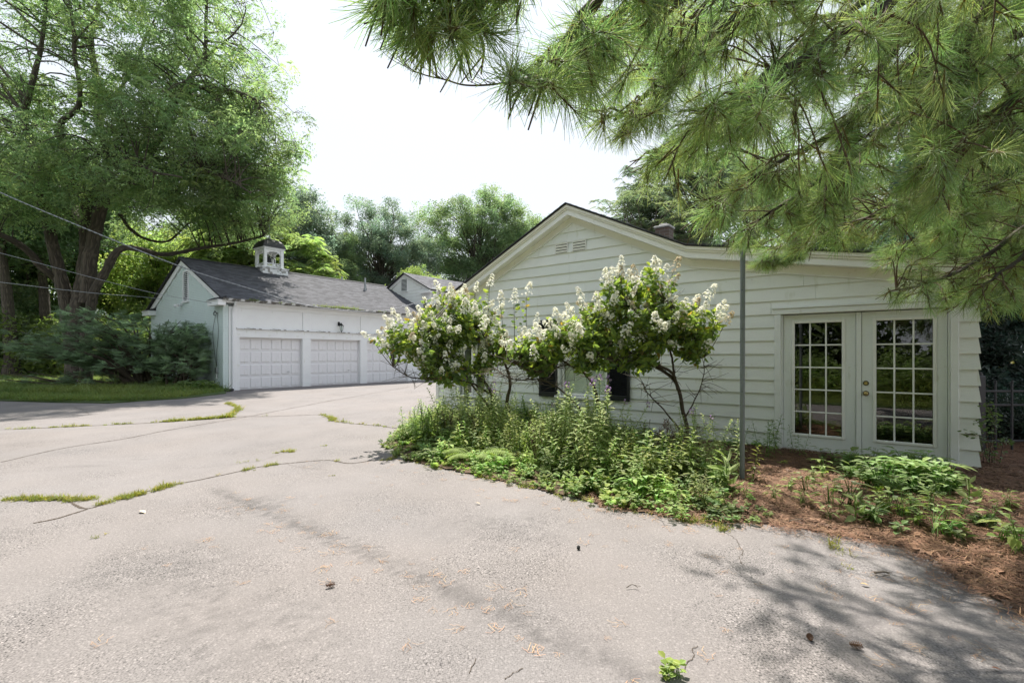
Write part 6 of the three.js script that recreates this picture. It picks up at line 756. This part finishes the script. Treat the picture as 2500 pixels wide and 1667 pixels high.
// ---------------------------------------------------------------- the white pine whose boughs hang into the picture
{
  const R = rng(801), TX = 6.3, TZ = 2.7, o = thing('white_pine', 'white pine with long soft needles, its boughs hanging over the drive and the house corner', 'tree', [TX, 0, -TZ]);
  const outline = [[838, -400], [858, 0], [905, 55], [1000, 150], [1090, 180], [1180, 220], [1262, 250], [1370, 285], [1450, 330], [1470, 345], [1545, 380], [1570, 470], [1640, 560], [1740, 590], [1800, 640], [1840, 675], [1950, 665], [2010, 615], [2130, 690], [2160, 740], [2330, 775], [2520, 800], [3400, 800], [3400, -400]];
  const inside = (p) => { const w = p.clone().add(o.position), z = -w.z; if (z < 0.35) return w.y > 2.2; const sx = CX + w.x / z * FOC, sy = CY - (w.y - EYE) / z * FOC; if (sx < 0 || sx > 2500 || sy < 0) return sx > 850 || sy < -60; return inPoly(sx, sy, outline); };
  const tuft = (seed, n, len, spread) => { const Q = rng(seed), g = new GB(); g.col = [0.75, 0.36, 0.14]; g.tube([V(0, -0.1, 0), V(0, -0.02, 0), V(0, 0.02, 0)], [0.0035, 0.004, 0.0015], 5);
    for (let k = 0; k < n; k++) { const u = Math.pow(Q(), 0.8), y = -0.10 + 0.115 * u, a = 6.283 * Q(), op = lerp(1.35, 0.35, u) * spread * rr(Q, 0.6, 1.2), d = V(Math.cos(a) * Math.sin(op), Math.cos(op), Math.sin(a) * Math.sin(op)), s = perp(d, Q), L = len * rr(Q, 0.75, 1.12), w = 0.00105, bend = d.clone().add(V(rr(Q, -0.25, 0.25), rr(Q, -0.1, 0.25), rr(Q, -0.25, 0.25))).normalize(), p0 = V(0, y, 0), p1 = p0.clone().addScaledVector(d, L * 0.22), p2 = p0.clone().addScaledVector(d, L * 0.6), p3 = p2.clone().addScaledVector(bend, L * 0.4), q = rr(Q, 0.75, 1.25);
      const nn = s.clone().cross(d), ring = (p, ww, col) => { g.col = col; return [g.v([p.x - s.x * ww, p.y - s.y * ww, p.z - s.z * ww], nn.toArray()), g.v([p.x + s.x * ww, p.y + s.y * ww, p.z + s.z * ww], nn.toArray())]; }, c1 = [q * rr(Q, 0.9, 1.2), q, q * 0.9]; const A = ring(p0, w * 0.8, [0.9, 0.5, 0.2]), B = ring(p1, w, c1), C = ring(p2, w, c1), D = ring(p3, w * 0.5, c1); for (const [e, f] of [[A, B], [B, C], [C, D]]) g.i.push(e[0], e[1], f[1], e[0], f[1], f[0]); }
    return g.geo(); };
  const T = [tuft(1, 62, 0.13, 1), tuft(2, 54, 0.12, 0.85), tuft(3, 60, 0.125, 1.1), tuft(4, 48, 0.105, 1)], TN = T.length, mats = T.map(() => []), cols = T.map(() => []);
  const tw = new GB(), nodes = [];
  const addTuft = (p, d, s = 1) => { if (!inside(p.clone().addScaledVector(d, 0.05 * s))) return; const v = Math.floor(R() * TN), t = rr(R, 0.6, 1.45); const e = d.clone().add(rdir(R).multiplyScalar(0.25)); mats[v].push(aim(p, e, 6.28 * R(), s * rr(R, 0.85, 1.15))); cols[v].push(lin(t * rr(R, 0.85, 1.2), t, t * rr(R, 0.8, 1.1))); };
  const twig = (a, d, L, r, n, s) => { // a drooping side shoot with tufts at its tip and along it
    const e = a.clone().addScaledVector(d, L); e.y -= 0.22 * L; if (!inside(e)) return; const m = a.clone().lerp(e, 0.5); m.y += 0.10 * L; m.add(rdir(R).multiplyScalar(0.03)); const c = curve([a, m, e], 6); tw.tube(c, c.map((_, i) => lerp(r, 0.0028, i / 6)), 5); const td = c[6].clone().sub(c[5]).normalize(); addTuft(e, td, s);
    for (let k = 1; k < n; k++) { const i = 6 - Math.min(4, k), q = c[i], sd = perp(td, R).multiplyScalar(0.75).add(td); sd.y -= 0.2; sd.normalize(); const t = q.clone().addScaledVector(sd, rr(R, 0.05, 0.14)); tw.tube([q, t], [0.004, 0.0025], 4); addTuft(t, sd, s * 0.95); }
  };
  const P = (q) => at(...q).sub(o.position), T0 = (h) => V(0, h, 0);
  const limb = (pts, r0, r1, o2 = {}) => { const { from = 0.35, step = 0.28, len = [0.22, 0.52], n = 3, s = 1 } = o2, total = pts.slice(1).reduce((t, p, i) => t + p.distanceTo(pts[i]), 0), N = Math.max(8, Math.round(total / 0.07)), c = curve(pts, N); c.forEach((p, i) => { const w = i / N; p.y += 0.05 * (fbm(w * 7, r0 * 777, 3, 2) - 0.5); p.z += 0.07 * (fbm(w * 6, r0 * 555, 4, 2) - 0.5); }); const g = new GB(); g.tube(c, c.map((_, i) => lerp(r0, r1, i / N)), 8, 0.12); mesh('bough', g.geo(), MAT.bark, o); c.forEach((p, i) => i > N * 0.15 && i % 2 && nodes.push(p));
    const every = Math.max(1, Math.round(step / 0.07)); for (let i = Math.round(N * from); i <= N; i += every) { const t = c[Math.min(N, i + 1)].clone().sub(c[Math.max(0, i - 1)]).normalize(); for (const sd of [-1, 1]) { if (R() < 0.2) continue; const x = t.clone().cross(UPV).normalize().multiplyScalar(sd), d = t.clone().addScaledVector(x, rr(R, 0.4, 1.3)).add(V(0, rr(R, -0.5, 0.3), 0)).normalize(); twig(c[i], d, rr(R, ...len) * (1 - 0.35 * i / N), 0.007, n, s); } } twig(c[N], c[N].clone().sub(c[N - 2]).normalize(), 0.12, r1, 4, s); };
  const tg = new GB(), trunk = [V(0, -0.2, 0), V(0.03, 3, 0), V(-0.02, 7, 0), V(0.05, 13, 0)]; tg.tube(curve(trunk, 20), Array.from({ length: 21 }, (_, i) => lerp(0.36, 0.12, i / 20)), 14, 0.12); mesh('trunk', tg.geo(), MAT.bark, o);
  // boughs seen in the photograph
  limb([T0(4.0), P([2420, -160, 3.0]), P([2235, 13, 3.0]), P([2154, 160, 3.1]), P([2087, 286, 3.15]), P([2050, 384, 3.2]), P([2020, 470, 3.2])], 0.05, 0.012, { from: 0.2 });
  limb([T0(3.9), P([2400, -120, 3.3]), P([2256, 60, 3.3]), P([2250, 160, 3.3]), P([2300, 250, 3.2]), P([2391, 300, 3.1])], 0.04, 0.01, { from: 0.3 });
  limb([T0(2.9), P([2560, 420, 4.2]), P([2364, 473, 4.2]), P([2275, 492, 4.2]), P([2150, 520, 4.1]), P([2010, 560, 4.1])], 0.045, 0.01, { from: 0.25 });
  limb([T0(2.6), P([2580, 520, 4.3]), P([2420, 620, 4.3]), P([2300, 680, 4.1]), P([2190, 712, 3.9])], 0.03, 0.008, { from: 0.2, s: 0.9 });
  limb([T0(2.5), P([2620, 560, 4.0]), P([2480, 640, 3.9]), P([2400, 700, 3.8])], 0.03, 0.008, { from: 0.2, s: 0.9 });
  limb([T0(3.6), P([2300, -330, 2.2]), P([1900, -120, 2.0]), P([1700, -25, 1.95]), P([1580, 8, 1.9]), P([1520, 30, 1.85]), P([1455, 72, 1.8])], 0.04, 0.01, { from: 0.35 });
  limb([T0(3.3), P([2200, -300, 1.9]), P([1700, -160, 1.75]), P([1446, 7, 1.65]), P([1388, 93, 1.6]), P([1335, 164, 1.55]), P([1285, 205, 1.52])], 0.03, 0.006, { from: 0.45, len: [0.12, 0.3] });
  limb([T0(3.2), P([2000, -400, 1.8]), P([1500, -180, 1.6]), P([1200, -8, 1.5]), P([1140, 36, 1.48]), P([1110, 62, 1.47])], 0.025, 0.006, { from: 0.5, len: [0.1, 0.26] });
  limb([T0(3.4), P([1950, -500, 1.7]), P([1400, -260, 1.5]), P([1080, -60, 1.42]), P([960, -10, 1.4])], 0.02, 0.005, { from: 0.55, len: [0.1, 0.22] });
  limb([T0(3.7), P([2200, -200, 2.6]), P([1850, 0, 2.4]), P([1660, 150, 2.25]), P([1560, 250, 2.2]), P([1500, 300, 2.15])], 0.03, 0.006, { from: 0.4, len: [0.15, 0.35] });
  limb([T0(4.0), P([2250, -60, 3.0]), P([1950, 120, 2.9]), P([1750, 280, 2.8]), P([1620, 360, 2.75]), P([1580, 380, 2.7])], 0.03, 0.006, { from: 0.35 });
  limb([T0(3.9), P([2350, 60, 3.4]), P([2087, 286, 3.3]), P([1900, 400, 3.2]), P([1760, 485, 3.1])], 0.035, 0.007, { from: 0.35 });
  limb([T0(4.0), P([2400, 120, 3.8]), P([2150, 330, 3.7]), P([1960, 470, 3.6]), P([1850, 540, 3.5])], 0.035, 0.007, { from: 0.35 });
  limb([T0(3.5), P([2500, 300, 5.0]), P([2200, 470, 5.6]), P([2020, 570, 6.0]), P([1950, 612, 6.1]), P([1880, 632, 6.1])], 0.035, 0.007, { from: 0.72, step: 0.07, len: [0.1, 0.25], s: 0.85 });
  limb([T0(3.1), P([2450, -120, 2.3]), P([2100, 60, 2.2]), P([1900, 180, 2.15]), P([1760, 260, 2.1])], 0.03, 0.006, { from: 0.3 });
  limb([T0(3.0), P([2600, 160, 2.6]), P([2420, 300, 2.6]), P([2300, 400, 2.7])], 0.03, 0.006, { from: 0.2 });
  limb([T0(3.4), P([2600, 60, 3.6]), P([2480, 200, 3.8]), P([2380, 380, 3.9]), P([2330, 520, 4.0])], 0.03, 0.006, { from: 0.2 });
  limb([T0(4.6), P([2600, -60, 4.6]), P([2300, 60, 4.8]), P([2050, 180, 4.9]), P([1850, 300, 5.0])], 0.04, 0.008, { from: 0.2 });
  limb([T0(4.9), P([2700, -160, 4.0]), P([2450, -20, 4.4]), P([2300, 120, 4.7]), P([2200, 260, 4.9])], 0.04, 0.008, { from: 0.2 });
  limb([T0(4.4), P([2650, 60, 5.0]), P([2500, 120, 5.2]), P([2380, 200, 5.3]), P([2250, 330, 5.4])], 0.04, 0.008, { from: 0.2 });
  limb([T0(4.2), P([2750, 160, 4.6]), P([2560, 230, 5.0]), P([2450, 330, 5.2]), P([2400, 430, 5.3])], 0.04, 0.008, { from: 0.2 });
  limb([T0(4.4), P([2600, -200, 2.6]), P([2450, -60, 2.7]), P([2380, 60, 2.8]), P([2350, 200, 2.8])], 0.03, 0.008, { from: 0.2 });
  limb([T0(5.0), P([2300, -300, 3.6]), P([2000, -100, 3.8]), P([1850, 20, 3.9]), P([1700, 120, 4.0])], 0.035, 0.008, { from: 0.3 });
  limb([T0(2.4), P([2700, 480, 5.0]), P([2520, 560, 5.2]), P([2420, 640, 5.2]), P([2350, 700, 5.1])], 0.03, 0.008, { from: 0.2 });
  limb([T0(2.4), P([2700, 420, 5.4]), P([2460, 520, 5.6]), P([2300, 570, 5.6]), P([2200, 600, 5.6])], 0.03, 0.008, { from: 0.3 });
  for (const [h, ...pts] of [[5.6, [2450, 60, 5.2], [2050, 40, 6.4], [1700, 110, 7.2], [1560, 170, 7.4]], [5.9, [2500, -60, 5.4], [2150, -60, 6.6], [1900, 0, 7.4], [1720, 60, 7.8]], [5.2, [2500, 150, 5.4], [2200, 170, 6.4], [1950, 230, 7], [1760, 300, 7.2]], [6.2, [2600, -100, 5.6], [2350, -120, 6.8], [2150, -80, 7.6]], [5.4, [2600, 120, 5.8], [2400, 120, 6.8], [2250, 180, 7.4]], [4.8, [2300, -200, 4.2], [1900, -100, 5], [1650, 0, 5.4], [1520, 90, 5.6]]]) limb([T0(h), ...pts.map(P)], 0.05, 0.01, { from: 0.2 });
  // the rest of the crown: whorls going up the trunk
  for (let k = 0; k < 16; k++) { const h = 3.0 + 5.5 * Math.pow(R(), 1.1), a = rr(R, -3.14, 3.14), L = rr(R, 2.4, 4.6) * (1 - 0.045 * h), d = V(-Math.cos(a), 0, -Math.sin(a)); if (d.x > 0.55) continue; const e = T0(h).addScaledVector(d, L).add(V(0, rr(R, -0.5, 0.6), 0)); limb([T0(h), T0(h).addScaledVector(d, L * 0.5).add(V(0, 0.25, 0)), e], 0.045, 0.008, { from: 0.3, step: 0.21, n: 3 }); }
  const clear = (p) => { const x = p.x + TX, y = p.y, z = TZ - p.z, t = (HX - x) * 0.7932 + (z - HZ) * 0.609, d = (x - HX) * -0.609 - (z - HZ) * 0.7932; return !(d < 0.3 && t < 9.7 && y < roofTop(clamp(t, -0.2, 9.6)) + 0.15); };
  for (let k = 0; k < 1650; k++) { // hanging shoots that fill the canopy
    const sx = rr(R, 1380, 2620), sy = rr(R, -260, 770); if (!inPoly(sx - 35, sy + 45, outline) || R() > 0.35 + 0.65 * sstep(1500, 2050, sx)) continue; const low = sy > 430; const z = low ? rr(R, 3.6, 5.6) : k % 3 === 0 ? rr(R, 5.2, 8) : rr(R, 2.1, 5.2); if (sy > 260 && sx < 1950 && R() < 0.45) continue; const p = P([sx, sy, z]); if (p.y > 8.5 || !clear(p)) continue;
    let a = null, bd = 1.7; for (const n of nodes) { const e = n.distanceTo(p) + (n.y < p.y ? 0.6 * (p.y - n.y) : 0); if (e < bd && e > 0.12) { bd = e; a = n; } } if (!a) continue;
    const dir = p.clone().sub(a).normalize(), m = a.clone().lerp(p, 0.5); m.y += 0.14 * bd; m.add(rdir(R).multiplyScalar(0.05)); const c = curve([a, m, p], 8); if (!clear(m)) continue; tw.tube(c, c.map((_, i) => lerp(0.004 + 0.004 * bd, 0.0026, i / 8)), 5); const td = c[8].clone().sub(c[7]).normalize(); td.y -= 0.15; addTuft(p, td.normalize());
    for (let j = 0; j < 2; j++) if (R() < 0.75) { const q = c[6 - 2 * j], sd = perp(td, R).multiplyScalar(0.8).add(td).normalize(), e = q.clone().addScaledVector(sd, rr(R, 0.06, 0.16)); tw.tube([q, e], [0.004, 0.0025], 4); addTuft(e, sd, 0.95); }
  }
  mesh('twigs', tw.geo(), std(lin(0.10, 0.062, 0.04), { roughness: 0.9 }), o).userData.kind = 'stuff';
  MAT.needle = new THREE.MeshPhysicalMaterial({ color: lin(0.25, 0.38, 0.13), vertexColors: true, roughness: 0.9, transmission: 0.6, thickness: 0, side: THREE.DoubleSide, specularIntensity: 0.8 });
  T.forEach((g, k) => copies('needles', g, MAT.needle, mats[k], o, cols[k])); console.log('pine tufts', mats.map((m) => m.length).join(' '));
  // a dead bare twig hanging in the sky
  const dg = new GB(), D = (l) => l.map((q) => P([...q, 1.6])), main = curve(D([[1290, 205], [1235, 203], [1180, 208], [1130, 207], [1085, 194], [1040, 184], [1005, 170], [990, 155], [981, 140]]), 40); dg.tube(main, main.map((_, i) => lerp(0.004, 0.0012, i / 40)), 5);
  for (let k = 0; k < 26; k++) { const i = 4 + Math.floor(R() * 34), p = main[i], d = V(-rr(R, 0.3, 1), rr(R, 0.2, 1), rr(R, -0.4, 0.4)).normalize(), L = rr(R, 0.03, 0.10); dg.tube(curve([p, p.clone().addScaledVector(d, L * 0.6).add(V(-0.01, 0, 0)), p.clone().addScaledVector(d, L).add(V(-0.015, 0.015, 0))], 5), [0.0014, 0.0013, 0.0011, 0.001, 0.0008, 0.0006], 4); }
  mesh('dead_twig', dg.geo(), MAT.twig, o);
}

// ---------------------------------------------------------------- draw
scene.traverse((o) => { if (o.isMesh) { o.castShadow = true; o.receiveShadow = true; } });
renderer.setSize(1024, 682);
renderer.render(scene, camera);
